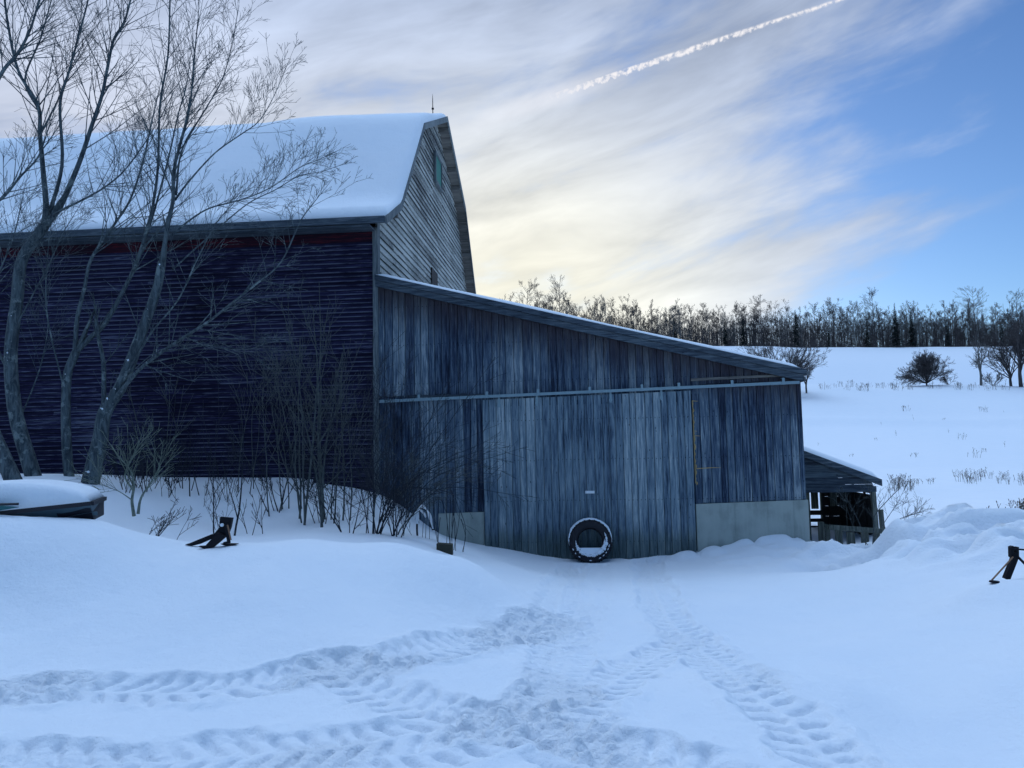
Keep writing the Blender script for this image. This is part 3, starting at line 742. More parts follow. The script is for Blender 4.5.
mb = lathe(tprof, 64, None, None, None, 0, 0)
for k in range(26):
    a0 = 2 * math.pi * k / 26
    for sgn in (-1, 1):
        a = a0 + (sgn > 0) * .12
        def P(ang, y, r): return Vector((r * math.cos(ang), y, r * math.sin(ang)))
        p = [P(a, sgn * .01, RO - .01), P(a + .05, sgn * .01, RO - .01), P(a + .17, sgn * .148, RO - .05), P(a + .10, sgn * .148, RO - .05)]
        q_ = [P(a, sgn * .01, RO + .018), P(a + .05, sgn * .01, RO + .018), P(a + .16, sgn * .15, RO - .01), P(a + .11, sgn * .15, RO - .01)]
        mb.hexa(p + q_ if sgn > 0 else [p[1], p[0], p[3], p[2], q_[1], q_[0], q_[3], q_[2]])
carc = mb.build('carcass', M['rubber'], tl_, False)
# snow: arc over the top, arc clinging round the inner bead, fill in the bottom
rs = random.Random(6)
mb = MB()
def arc_snow(mb, a0, a1, r, y, w, n=40, jag=.3, seed=0):
    pts = []; rr = []
    for i in range(n + 1):
        a = a0 + (a1 - a0) * i / n; e = min(i, n - i) / n
        pts.append(Vector((r * math.cos(a), y, r * math.sin(a)))); rr.append(max(.003, w * min(1, e * 8) * (1 + jag * (rs.random() - .5) * 2)))
    mb.tube(pts, rr, 7)
arc_snow(mb, R_(-5), R_(192), RO - .004, -.132, .013, 70, .3)
arc_snow(mb, R_(15), R_(165), RO + .006, -.04, .022, 50, .2)
arc_snow(mb, R_(178), R_(368), RI + .045, -.148, .027, 60, .55)
arc_snow(mb, R_(-48), R_(30), RO - .10, -.15, .02, 30, .8)
for a in (208, 220, 236, 266, 272, 300, 310, 325, 335, 345):
    an = R_(a + rs.uniform(-3, 3)); p = Vector(((RO - .045) * math.cos(an), -.146, (RO - .045) * math.sin(an)))
    tdir = Vector((-math.sin(an), 0, math.cos(an))) * rs.uniform(.012, .03)
    mb.tube([p - tdir, p, p + tdir], [.003, .011, .003], 6)
# bottom fill: chord-shaped lump between beads
cz = -.13
fill = []
n = 18
for yy, sc_ in ((-.135, .96), (-.10, 1.05), (.10, 1.05), (.13, .9)):
    row = []
    for i in range(n + 1):
        a = math.pi + math.pi * i / n; r = (RI + .03) * sc_
        x = r * math.cos(a); z = r * math.sin(a)
        if z > cz: z = cz + .006 * math.sin(i * 2.3); x = math.copysign(math.sqrt(max(r * r - cz * cz, 0)) * (abs(math.cos(a)) ** .6), x)
        row.append((x, yy, z))
    fill.append(row)
for r in range(3):
    for i in range(n): mb.poly([fill[r][i], fill[r][i + 1], fill[r + 1][i + 1], fill[r + 1][i]])
    mb.poly([fill[r][0], fill[r + 1][0], fill[r + 1][n], fill[r][n]])
mb.poly(fill[0][::-1]); mb.poly(fill[3])
sn = mb.build('snow_crust', M['snow'], tl_, True)
for o in (carc, sn): o.rotation_euler = (R_(-9), 0, 0); o.location = (0, 0, .405)
carc.data.polygons.foreach_set('use_smooth', [True] * len(carc.data.polygons))

# ------------------------------------------------------------------ small open shed at the right
osh = empty('open_shed', Vector(ORG), ROT, label='small open-fronted shed with slatted gable and snowy roof at the lean-to\'s right side', cat='shed')
T2 = 2.0; TBR = 4.1
def rk2(s): return 2.02 - (s - 4.55) * .405
mb = MB()
mb.hexa([(4.13, T2 - .1, rk2(4.13) - .10), (6.13, T2 - .1, rk2(6.13) - .10), (6.13, TBR, rk2(6.13) - .10), (4.13, TBR, rk2(4.13) - .10),
         (4.13, T2 - .1, rk2(4.13) - .02), (6.13, T2 - .1, rk2(6.13) - .02), (6.13, TBR, rk2(6.13) - .02), (4.13, TBR, rk2(4.13) - .02)])
mb.build('roof', M['shed'], osh)
mb = MB()
mb.hexa([(4.13, T2 - .14, rk2(4.13) - .15), (6.15, T2 - .14, rk2(6.15) - .15), (6.15, T2 - .102, rk2(6.15) - .15), (4.13, T2 - .102, rk2(4.13) - .15),
         (4.13, T2 - .14, rk2(4.13) - .01), (6.15, T2 - .14, rk2(6.15) - .01), (6.15, T2 - .102, rk2(6.15) - .01), (4.13, T2 - .102, rk2(4.13) - .01)])
mb.build('rake_board', M['fascia'], osh)
mb = MB(); z = 1.12; rr = random.Random(4)
def s_at(z): return 4.55 + (2.02 - .06 - z) / .405
while z < 2.1:
    h = .145; e = min(6.0, s_at(z)); e2 = min(6.0, max(4.15, s_at(z + h)))
    if e > 4.25:
        j = rr.uniform(0, .01)
        mb.hexa([(4.13, T2 - .03 - j, z), (e, T2 - .03 - j, z), (e, T2, z), (4.13, T2, z), (4.13, T2 - .03 - j, z + h - .006), (e2, T2 - .03 - j, z + h - .006), (e2, T2, z + h - .006), (4.13, T2, z + h - .006)])
    z += h
mb.box(4.13, 5.3, T2 + .001, T2 + .012, 1.12, 1.70)
mb.build('gable_panel', M['shed'], osh)
mb = MB(); mb.box(4.13, 6.06, T2 - .05, T2 - .031, 1.10, 1.22); mb.build('header_beam', M['shed'], osh)
TB = 3.8
for a, b in (((6.0, T2, 1.12), (6.04, T2, -.3)), ((4.72, T2 + .3, 1.12), (4.72, T2 + .3, -.3)), ((5.52, TB + .1, 1.5), (5.52, TB + .1, -.3)), ((6.0, TB + .1, 1.3), (6.02, TB + .1, -.3)), ((4.4, TB + .1, 1.9), (4.4, TB + .1, -.3))):
    mb = MB(); mb.bar(a, b, .09, .09, (0, 1, 0)); mb.build('post', M['post'], osh)
mb = MB()
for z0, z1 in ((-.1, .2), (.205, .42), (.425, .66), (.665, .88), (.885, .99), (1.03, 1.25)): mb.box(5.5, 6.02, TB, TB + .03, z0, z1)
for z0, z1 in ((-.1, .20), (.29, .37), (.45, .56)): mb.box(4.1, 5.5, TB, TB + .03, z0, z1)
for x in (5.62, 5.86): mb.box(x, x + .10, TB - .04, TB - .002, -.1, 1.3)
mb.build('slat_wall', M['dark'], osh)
mb = MB()
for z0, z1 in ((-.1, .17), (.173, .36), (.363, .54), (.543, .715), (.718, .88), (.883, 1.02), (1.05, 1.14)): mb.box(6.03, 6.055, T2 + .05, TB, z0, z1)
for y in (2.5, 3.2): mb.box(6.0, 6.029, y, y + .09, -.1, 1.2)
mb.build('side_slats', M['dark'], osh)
mb = MB(); mb.box(5.22, 5.38, TB - .06, TB - .03, .60, 1.3); mb.build('hanging_board', M['post'], osh)
mb = MB(); mb.box(5.64, 5.80, TB - .09, TB - .06, .66, 1.02); mb.build('hanging_board', M['post'], osh)
blk = snow_blanket('snow_cover', [(T2 - .13, 0.0), (TBR, 0.0)], 4.14, 6.11, .11, osh)
for v in blk.data.vertices: v.co.z += rk2(v.co.x) - .015
# pallet-like gate standing before it
pf = empty('pallet_fence', wld(5.35, 1.2, -.1), ROT, label='low fence of short upright boards under one rail, standing in front of the open shed', cat='fence')
rr = random.Random(7)
for x, w, h in ((-.62, .10, .62), (-.42, .14, .50), (-.20, .16, .46), (.08, .15, .47), (.32, .13, .45), (.62, .2, .42)):
    mb = MB(); mb.box(x, x + w, -.02, .012, -.15, h, None, h - .02); mb.build('upright_board', M['post'], pf)
mb = MB(); mb.bar((-.55, -.045, .56), (1.0, -.045, .42), .04, .10, (0, 0, 1)); mb.build('rail', M['post'], pf)
mb = MB(); mb.box(-.74, -.64, -.05, .05, -.2, .66); mb.build('post', M['post'], pf)
# far post and lying log
p = at(882, 520, 18)
mb = MB(); mb.bar((0, 0, -.3), (-.02, 0, .24), .09, .08, (0, 1, 0)); o = mb.build('fence_post', M['post']); o.location = (p.x, 18, p.z)
tag(o, 'short grey post stub behind the bare bush at the open shed', 'post')

# ------------------------------------------------------------------ stump post by the foundation, implements, boats
p = at(445, 556, 11.6)
mb = MB(); mb.box(-.115, .115, -.1, .1, -.3, .17, None, .15); o = mb.build('wooden_block', M['dark']); o.location = (p.x, 11.6, p.z + .02)
o.data.materials[0] = flat_mat('old_timber', (.03, .032, .025), (.06, .06, .045), 8, .9)
tag(o, 'short squared dark timber end sticking out of the snow by the left foundation', 'timber')

def prj(x, y, Y, c): q = at(x, y, Y); return Vector((q.x - c.x, q.y - c.y, q.z - c.z))
c = at(215, 545, 8.0)
im = empty('plow_frame', c, label='black steel plough frame with upright bracket and two splayed legs on the left snow bank', cat='farm implement')
pj = lambda x, y, Y=8.0: prj(x, y, Y, c)
mb = MB()
out = [(220, 517), (232, 518), (230, 528), (227, 536), (217, 541), (213, 535), (219, 528)]
def plate(mb, out, Y0, th, pj=pj):
    a = [pj(x, y, Y0) for x, y in out]; b = [v + Vector((0, th, 0)) for v in a]; n = len(a)
    mb.poly(a); mb.poly(b[::-1])
    for i in range(n): mb.poly([a[i], b[i], b[(i + 1) % n], a[(i + 1) % n]])
plate(mb, out, 7.98, .05); mb.build('bracket', M['steel'], im)
mb = MB(); plate(mb, [(185, 544.5), (190, 543), (212, 534), (218, 536), (200, 544), (192, 546)], 8.05, .05); mb.build('leg', M['steel'], im)
mb = MB(); plate(mb, [(198, 546.5), (205, 546), (217, 533), (225, 537), (212, 548), (207, 550)], 7.9, .06); mb.build('leg', M['steel'], im)
mb = MB(); mb.bar(pj(226, 524, 7.95), pj(229, 543, 7.92), .03, .02, (0, 1, 0)); mb.bar(pj(229, 542, 7.93), pj(224, 543, 7.93), .03, .02); mb.build('drop_arm', M['steel'], im)
mb = MB(); mb.bar(pj(227.5, 525, 7.93), pj(231, 540, 7.9), .012, .012, (0, 1, 0)); mb.build('rod', M['rust'], im)
mb = MB(); plate(mb, [(220, 544), (236, 544.5), (231, 546.5), (226, 546)], 7.95, .1); mb.build('foot', M['steel'], im)
mb = MB(); q = pj(222, 525, 7.96); mb.tube([q + Vector((0, -.01, 0)), q + Vector((0, .01, 0))], [.018, .018], 8); mb.build('snow_patch', M['snow'], im)

c = at(1008, 575, 8.0)
im = empty('post_frame', c, label='dark stand at the right edge with twin upright tabs, cross rod and splayed struts', cat='farm implement')
pj = lambda x, y, Y=8.0: prj(x, y, Y, c)
mb = MB(); mb.bar(pj(1015, 556), pj(1006, 579), .055, .05, (0, 1, 0)); mb.build('leg', M['steel'], im)
mb = MB(); plate(mb, [(1011, 547), (1013.6, 546), (1014, 552.5), (1017, 553), (1016.6, 547), (1019, 547), (1019.2, 558), (1015, 560), (1011.3, 557)], 7.99, .05, pj); mb.build('clevis', M['steel'], im)
mb = MB(); mb.bar(pj(1009, 548.5, 7.97), pj(1040, 551, 7.97), .016, .016); mb.build('cross_rod', M['steel'], im)
mb = MB(); mb.bar(pj(1013, 557, 7.96), pj(991, 581, 7.8), .011, .011); mb.build('strut', M['rust'], im)
mb = MB(); mb.bar(pj(1018, 557, 7.98), pj(1036, 575, 7.8), .018, .018); mb.build('strut', M['steel'], im)
mb = MB(); mb.tube([pj(994.5, 582.5, 7.75), pj(994.5, 580.8, 7.75)], [.05, .045], 12); mb.build('foot', M['steel'], im)

# boat: hull rows from stern (x=0) to bow (-x)
bt = empty('jon_boat', at(92, 519, 7.9), R_(20), label='small grey-blue boat with black stern, heaped high with smooth snow', cat='boat')
def boat(parent, L, wd, hh, mh, tail):
    n = 14; mb = MB(); rows = []
    for i in range(n + 1):
        u = i / n; x = -L * u; w = wd * (1 - max(0, (u - .55) / .45) ** 2 * .85); zt = hh - .075 * min(L * u, 1.4); zb = -.02 + .03 * u
        rows.append([(x, .06, zb), (x, -.07 + (wd - w) / 2, zt), (x, -.07 + (wd + w) / 2, zt), (x, wd - .12, zb)])
    for a, b in zip(rows, rows[1:]):
        mb.poly([a[1], a[0], b[0], b[1]]); mb.poly([a[0], a[3], b[3], b[0]]); mb.poly([a[3], a[2], b[2], b[3]])
    mb.poly(rows[0])
    hull = mb.build('hull', mh, parent)
    mb = MB()
    for side in (1, 2):
        for a, b in zip(rows, rows[1:]): mb.bar(Vector(a[side]) + Vector((0, 0, .012)), Vector(b[side]) + Vector((0, 0, .012)), .05, .04)
    mb.bar(Vector(rows[0][1]) + Vector((0, 0, .012)), Vector(rows[0][2]) + Vector((0, 0, .012)), .05, .04)
    mb.build('gunwale', M['blackhull'], parent)
    return rows
rows = boat(bt, 3.8, .85, .15, M['hull'], 0)
mb = MB()
mb.hexa([(-.30, .028, .0), (.012, .03, -.01), (.012, .7, -.01), (-.30, .7, 0), (-.33, -.085, .17), (-.02, -.085, .185), (.0, .74, .185), (-.33, .74, .17)])
mb.build('stern_box', M['blackhull'], bt)
mb = MB(); mb.hexa([(-.28, .015, .02), (.05, .02, .035), (.03, .05, .035), (-.28, .05, .02), (-.12, -.03, .055), (.05, -.02, .075), (.03, .05, .075), (-.12, .05, .055)]); mb.build('corner_plate', M['hull'], bt)
mb = MB(); mb.hexa([(-1.0, .02, -.04), (.0, .03, -.05), (0, .2, -.05), (-1.0, .2, -.04), (-1.0, -.02, .0), (-.02, -.02, .005), (0, .2, .005), (-1.0, .2, 0)]); mb.build('skid', M['blackhull'], bt)
# snow heap
def heap(name, parent, fx, nx_, ny_, seed):
    v = []; f = []
    for i in range(nx_ + 1):
        for j in range(ny_ + 1): v.append(fx(i / nx_, j / ny_))
    for i in range(nx_):
        for j in range(ny_): f.append((i * (ny_ + 1) + j, i * (ny_ + 1) + j + 1, (i + 1) * (ny_ + 1) + j + 1, (i + 1) * (ny_ + 1) + j))
    mb = MB(); mb.v = v; mb.f = f
    b0 = len(v)
    ring = [i * (ny_ + 1) for i in range(nx_ + 1)] + [nx_ * (ny_ + 1) + j for j in range(1, ny_ + 1)] + [i * (ny_ + 1) + ny_ for i in range(nx_ - 1, -1, -1)] + [j for j in range(ny_ - 1, 0, -1)]
    f.append(tuple(ring))
    return mb.build(name, M['snow'], parent, True)
def hf(u, w):
    x = .0 - 3.9 * u; e = min(u * 3.9 / .8, 1); e2 = min(w, 1 - w) * 1.3 / .16
    k = math.sqrt(max(0, 1 - (1 - min(e, 1)) ** 2)) * math.sqrt(max(0, 1 - (1 - min(e2, 1)) ** 2))
    base = .175 - u * .15 * 1.0 + u * .01
    base = .185 - .075 * min(-x, 1.4)
    return (x, -.12 + w * .95, base + k * (.22 + .02 * mnoise.noise((x * .9, w * 2, 0)) + .07 * min(-x, 1.4)))
heap('snow_heap', bt, hf, 60, 24, 1)
c = at(19, 507, 7.52)
bt2 = empty('canoe', c, R_(20), label='teal canoe tip poking out of the snow heap on the small boat', cat='canoe')
mb = MB()
# slim hull tapering to a point at the origin, running left
n = 12; rws = []
for i in range(n + 1):
    u = i / n; x = -3.2 * u; w = .34 * math.sin(min(u * 1.4, 1) * math.pi / 2) + .01; h = .10 * math.sin(min(u * 6, 1) * math.pi / 2) + .004
    rws.append([Vector((x, -w * .5, h * .4)), Vector((x, -w * .45, -h * .1)), Vector((x, 0, -h * .6)), Vector((x, w * .45, -h * .1)), Vector((x, w * .5, h * .4)), Vector((x, 0, h * .5))])
for a, b in zip(rws, rws[1:]):
    for k in range(6): mb.poly([a[k], a[(k + 1) % 6], b[(k + 1) % 6], b[k]])
mb.build('hull', M['teal'], bt2, True)
mb = MB(); mb.tube([Vector((0, -.01, .03))] + [r[0] + Vector((0, -.005, .006)) for r in rws[1:]], [.012] * (n + 1), 6); mb.build('gunwale', M['blackhull'], bt2)

# ------------------------------------------------------------------ trees
def catmull(P, per=5):
    P = [P[0] + (P[0] - P[1])] + P + [P[-1] + (P[-1] - P[-2])]; out = []
    for i in range(1, len(P) - 2):
        for k in range(per):
            s = k / per; p0, p1, p2, p3 = P[i - 1:i + 3]
            out.append(.5 * ((2 * p1) + (p2 - p0) * s + (2 * p0 - 5 * p1 + 4 * p2 - p3) * s * s + (3 * p1 - p0 - 3 * p2 + p3) * s ** 3))
    out.append(P[-2]); return out
def rvec(rng): 
    while 1:
        v = Vector((rng.uniform(-1, 1), rng.uniform(-1, 1), rng.uniform(-1, 1)))
        if .1 < v.length < 1: return v.normalized()
def grow(mb, p, d, L, r, lvl, rng, up=.12, wander=.12, ang=(28, 55), nc=4, seg=.22, rmin=.0018, lr=(.35, .62), sides=(3, 3, 4, 5, 6, 6)):
    n = max(3, min(9, int(L / seg))); pts = [p.copy()]; rad = [r]; dd = d.copy()
    for i in range(n):
        dd = (dd + rvec(rng) * wander + Vector((0, 0, up))).normalized()
        p = p + dd * (L / n); pts.append(p.copy()); rad.append(max(rmin, r * (1 - .78 * (i + 1) / n)))
    mb.tube(pts, rad, sides[lvl], cap=False)
    if lvl <= 0: return
    k = max(2, int(nc * rng.uniform(.75, 1.25)))
    for j in range(k):
        t = rng.uniform(.18, .97); i = min(int(t * n), n - 1); q = pts[i].lerp(pts[i + 1], t * n - i)
        ax = (pts[i + 1] - pts[i]).normalized(); sd = ax.cross(rvec(rng))
        if sd.length < .05: continue
        sd.normalize(); a = R_(rng.uniform(*ang)); nd = (ax * math.cos(a) + sd * math.sin(a)).normalized()
        grow(mb, q, nd, L * rng.uniform(*lr) * (1.15 - .5 * t), max(rmin, rad[i] * .62), lvl - 1, rng, up, wander, ang, nc, seg, rmin, lr, sides)
def limb(mb, pix, r0, r1, rng, Y=12.5, dj=.9, tw=7, twL=1.3, lvl=2, start=.35, up=.13, off=0, nc=4, ysl=None, **kw):
    """main limb along a measured path, with depth of its own, then side shoots"""
    P = []
    n = len(pix)
    y0 = ysl[0] if ysl else 0.0; y1 = ysl[1] if ysl else rng.uniform(-dj, dj)
    for i, (x, y) in enumerate(pix):
        t = i / (n - 1); P.append(at(x, y, Y + y0 + (y1 - y0) * t))
    C = catmull(P, 5); m = len(C)
    if tw > 3: r0 *= .78; r1 *= .7
    rad = [r0 + (r1 - r0) * (i / (m - 1)) ** .62 for i in range(m)]
    mb.tube(C, rad, 8 if r0 > .05 else 6, cap=True)
    tw = int(tw * 2.3)
    for k in range(tw):
        t = start + (1 - start) * (k + rng.random()) / tw; i = min(int(t * (m - 1)), m - 2); q = C[i].lerp(C[i + 1], t * (m - 1) - i)
        ax = (C[i + 1] - C[i]).normalized(); sd = ax.cross(rvec(rng)); sd.normalize(); a = R_(rng.uniform(28, 58))
        nd = (ax * math.cos(a) + sd * math.sin(a) + Vector((0, 0, .30 if up > .1 else .08))).normalized()
        grow(mb, q, nd, twL * 1.15 * rng.uniform(.45, 1.2) * (1.2 - .6 * t), min(rad[i] * .5, .012), lvl, rng, up * .22, .035, nc=nc, rmin=.0024, lr=(.35, .62), ang=(24, 46), seg=.2, **kw)
    grow(mb, C[-1], (C[-1] - C[-2]).normalized(), twL * .6, r1, lvl, rng, up * .3, .035, nc=nc, rmin=.0024, lr=(.35, .6), ang=(22, 44), seg=.2)
    return C, rad
def snow_bits(parent, C, rad, rng, k):
    for _ in range(k):
        mb = MB(); i = rng.randrange(1, len(C) - 1); p = C[i] + Vector((0, -rad[i] * .6, rad[i] * .45)); d = (C[i + 1] - C[i]).normalized() * rad[i] * rng.uniform(.3, .9)
        mb.tube([p - d, p, p + d], [.004, rad[i] * rng.uniform(.25, .45), .004], 6); mb.build('snow_patch', M['snow'], parent, True)
def tree_obj(label, basepx, Y, cat='tree', group=None, name='bare_tree'):
    b = at(*basepx, Y); o = empty(name, (b.x, b.y, H(b.x, b.y)), label=label, cat=cat, group=group)
    return o
def finish(o, mb, name='branches', mat=None):
    L = o.location; mb.v = [(a - L.x, b - L.y, c_ - L.z) for a, b, c_ in mb.v]
    return mb.build(name, mat or M['bark'], o, True)
KW = {}
# tree A
rng = random.Random(101)
tA = tree_obj('grey-barked bare tree left of its neighbours, its curved trunk forking at the eave line', (36, 480), 12.5)
tm = MB(); bm_ = MB()
C, rd = limb(tm, [(38, 492), (30, 465), (17, 420), (12, 385), (11, 348), (17, 300), (22, 260), (44, 226)], .13, .085, rng, ysl=(0, .1), tw=0, lvl=0)
mbs = MB()
limb(bm_, [(44, 228), (46, 205), (43, 169), (40, 134), (38, 105), (18, 70), (7, 18), (2, -30)], .075, .02, rng, tw=12, twL=1.5, ysl=(.1, -.5))
limb(bm_, [(46, 224), (58, 210), (70, 185), (81, 158), (92, 125), (102, 95), (108, 65), (114, 39), (125, 20), (134, -15)], .075, .02, rng, tw=14, twL=1.6, ysl=(.1, .7))
limb(bm_, [(49, 215), (62, 165), (60, 105), (68, 75), (76, 46), (88, 0), (92, -30)], .045, .014, rng, tw=12, twL=1.4, ysl=(.1, -.2))
limb(bm_, [(53, 214), (70, 206), (88, 197), (105, 187), (123, 172), (140, 150), (153, 130)], .035, .010, rng, tw=10, twL=1.2, ysl=(.1, -.9))
limb(bm_, [(40, 135), (58, 100), (66, 78), (78, 55)], .022, .009, rng, tw=6, twL=.9, ysl=(-.1, .5))
limb(bm_, [(40, 112), (25, 80), (40, 40), (50, 5), (56, -20)], .03, .01, rng, tw=8, twL=1.1, ysl=(-.1, .9))
limb(bm_, [(14, 330), (30, 300), (50, 262), (62, 235), (74, 215)], .02, .008, rng, tw=7, twL=1.1)
limb(bm_, [(12, 380), (-10, 330), (-20, 280), (-15, 230)], .035, .012, rng, tw=7, twL=1.1)
limb(bm_, [(15, 430), (32, 390), (42, 360), (48, 320), (40, 280)], .018, .007, rng, tw=6, twL=.9)
finish(tA, tm, 'trunk'); finish(tA, bm_); snow_bits(tA, [c - tA.location for c in C], rd, rng, 7)
# tree B
rng = random.Random(202)
tB = tree_obj('slim grey bare tree between two thicker ones, splitting low into two tall stems', (70, 480), 12.7)
tm = MB(); bm_ = MB()
C, rd = limb(tm, [(71, 490), (68, 465), (66, 429), (66, 395), (68, 372), (76, 352)], .085, .065, rng, Y=12.7, ysl=(0, 0), tw=0, lvl=0)
limb(bm_, [(75, 354), (77, 320), (84, 290), (90, 262), (103, 240), (116, 222), (130, 200), (142, 165), (150, 130), (158, 95)], .055, .012, rng, Y=12.7, tw=13, twL=1.3, ysl=(0, -.6))
limb(bm_, [(76, 352), (90, 338), (104, 325), (120, 297), (137, 262), (146, 232), (153, 205), (158, 165), (160, 105), (168, 55), (170, 0), (171, -30)], .065, .016, rng, Y=12.7, tw=16, twL=1.4, ysl=(0, .6), start=.3)
limb(bm_, [(134, 265), (150, 225), (168, 160), (178, 115), (186, 88), (190, 60)], .032, .01, rng, Y=12.7, tw=9, twL=1.1, ysl=(.3, 1.0))
limb(bm_, [(67, 400), (52, 340), (46, 300), (48, 250), (55, 200)], .02, .008, rng, Y=12.7, tw=7, twL=1.0)
finish(tB, tm, 'trunk'); finish(tB, bm_); snow_bits(tB, [c - tB.location for c in C], rd, rng, 3)
# tree C
rng = random.Random(303)
tC = tree_obj('thickest grey bare tree by the boat, with long low limbs reaching right across the barn', (92, 484), 12.4)
tm = MB(); bm_ = MB()
C, rd = limb(tm, [(88, 496), (93, 470), (100, 440), (105, 412), (121, 386), (136, 348), (147, 318), (157, 288), (162, 262)], .155, .065, rng, Y=12.4, ysl=(0, .2), tw=2, lvl=1)
limb(bm_, [(162, 264), (167, 230), (173, 200), (174, 170), (184, 130), (190, 105), (193, 75), (195, 50), (198, 20)], .06, .012, rng, Y=12.4, tw=15, twL=1.35, ysl=(.2, -.2), start=.2)
limb(bm_, [(109, 406), (125, 386), (141, 368), (162, 352), (186, 336), (208, 322), (228, 306), (255, 285), (281, 262), (300, 222), (312, 205)], .06, .010, rng, Y=12.4, tw=16, twL=.95, ysl=(.1, -1.6), start=.2, up=.06)
limb(bm_, [(175, 200), (190, 180), (215, 153), (240, 135), (258, 122), (272, 100), (286, 68)], .026, .006, rng, Y=12.4, tw=11, twL=.75, ysl=(.2, -.7))
limb(bm_, [(172, 235), (190, 220), (210, 208), (240, 200), (270, 188), (299, 168), (318, 160)], .026, .008, rng, Y=12.4, tw=11, twL=1.0, ysl=(.2, .9))
limb(bm_, [(172, 270), (205, 240), (246, 205), (275, 190), (299, 176), (320, 172), (338, 166)], .022, .005, rng, Y=12.4, tw=10, twL=.6, ysl=(.2, -.9))
limb(bm_, [(176, 195), (182, 150), (205, 110), (222, 80), (232, 45), (238, 10)], .026, .007, rng, Y=12.4, tw=12, twL=.85, ysl=(.2, .9))
limb(bm_, [(103, 420), (104, 385), (103, 360), (98, 335), (96, 320)], .04, .03, rng, Y=12.4, tw=3, twL=.9, ysl=(0, .3), lvl=1)
limb(bm_, [(122, 384), (150, 335), (178, 300), (196, 262), (215, 225), (232, 205)], .028, .008, rng, Y=12.4, tw=9, twL=1.1, ysl=(0, -.9))
limb(bm_, [(128, 375), (160, 350), (200, 345), (240, 350), (262, 345)], .014, .004, rng, Y=12.4, tw=6, twL=.8, ysl=(0, -.9), up=.04)
finish(tC, tm, 'trunk'); finish(tC, bm_); snow_bits(tC, [c - tC.location for c in C], rd, rng, 9)
# tree D, mostly outside the left edge
rng = random.Random(404)
tD = tree_obj('leaning dark tree cut off by the left edge, only foot and outer branches visible', (14, 480), 11.5)
tm = MB(); bm_ = MB()
C, rd = limb(tm, [(18, 492), (8, 468), (-6, 436), (-30, 380), (-50, 300), (-60, 220)], .13, .08, rng, Y=11.5, ysl=(0, 0), tw=0, lvl=0)
limb(bm_, [(-60, 222), (-30, 140), (0, 76), (18, 53), (30, 30), (38, 5), (50, -30)], .055, .014, rng, Y=11.5, tw=12, twL=1.2, ysl=(0, -.3))
limb(bm_, [(-60, 240), (-30, 215), (0, 200), (20, 177), (38, 157), (48, 130)], .045, .012, rng, Y=11.5, tw=9, twL=1.1, ysl=(0, .3))
limb(bm_, [(-60, 222), (-70, 140), (-60, 60), (-40, 0)], .055, .014, rng, Y=11.5, tw=9, twL=1.3, ysl=(0, .3))
limb(bm_, [(-40, 350), (-18, 310), (0, 270), (14, 235), (22, 200)], .03, .008, rng, Y=11.5, tw=9, twL=1.1, ysl=(0, -.3))
finish(tD, tm, 'trunk'); finish(tD, bm_)

# ------------------------------------------------------------------ brush in front of the long wall
def shrub(label, px, Y, stems, hgt, r0, seed, lean=(0, 0), spread=.25, lvl=2, up=.10, nc=4, mat='bark2', name='shrub', wander=.09, group=None, lr=(.3, .55), ang=(20, 48), sink=.1, rmin=.003):
    rg = random.Random(seed); b = at(px, 500, Y); z = H(b.x, Y)
    mb = MB()
    for k in range(stems):
        p = Vector((rg.uniform(-.12, .12) * stems ** .5, rg.uniform(-.12, .12) * stems ** .5, -sink))
        d = Vector((lean[0] + rg.uniform(-spread, spread), lean[1] + rg.uniform(-spread, spread), 1)).normalized()
        grow(mb, p, d, hgt * rg.uniform(.6, 1.05), r0 * rg.uniform(.6, 1), lvl, rg, up, wander, nc=nc, seg=.2, rmin=rmin, lr=lr, ang=ang)
    o = mb.build(name, M[mat], None, True); o.location = (b.x, Y, z); tag(o, label, 'shrub', group)
    return o
shrub('tall clump of thin straight grey saplings in the middle of the dark clapboard wall', 310, 12.6, 8, 4.0, .028, 1, spread=.16, lvl=2, nc=6, name='sapling_clump', lr=(.25, .45))
shrub('loose thin saplings just left of the tallest clump before the dark wall', 285, 13.2, 5, 2.9, .018, 2, spread=.25, nc=6, name='sapling_clump')
shrub('open sapling pair right of the tallest clump, near the corner board', 338, 12.9, 4, 3.0, .02, 3, spread=.2, nc=6, name='sapling_clump')
shrub('low twiggy bush by the clapboard wall between pale forked shrub and twin stems', 190, 13.6, 7, 1.2, .016, 4, spread=.5, mat='bark3')
shrub('pair of straight thin stems rising behind the black plough frame', 229, 11.0, 2, 1.7, .02, 5, spread=.22, nc=5, mat='bark3')
shrub('small V-branched shrub standing in open snow right of the plough frame', 252, 11.3, 3, 1.0, .011, 6, spread=.6, mat='bark3')
shrub('sparse sapling behind the pair of straight thin stems', 245, 14.2, 3, 2.6, .016, 7, spread=.2, nc=5)
shrub('spindly dark bush at the right foot of the sapling clump', 350, 11.6, 4, 1.1, .015, 8, spread=.7, mat='bark3')
shrub('tangled fine bush low against the wall behind the sapling clump', 300, 14.5, 8, 1.5, .012, 9, spread=.6, mat='bark3')
shrub('thin grey sapling close to the thick tree by the boat', 165, 14.3, 4, 2.4, .016, 10, spread=.3, nc=5)
shrub('upright sapling almost touching the barn corner board', 374, 13.6, 3, 2.6, .018, 12, spread=.2, nc=6)
tw0 = shrub('low bare twig tuft in the snow along the foot of the dark wall', 175, 13.0, 5, .8, .009, 60, spread=.7, mat='bark3', name='twig_tuft', group='twig tufts along the dark wall')
_r2 = random.Random(61)
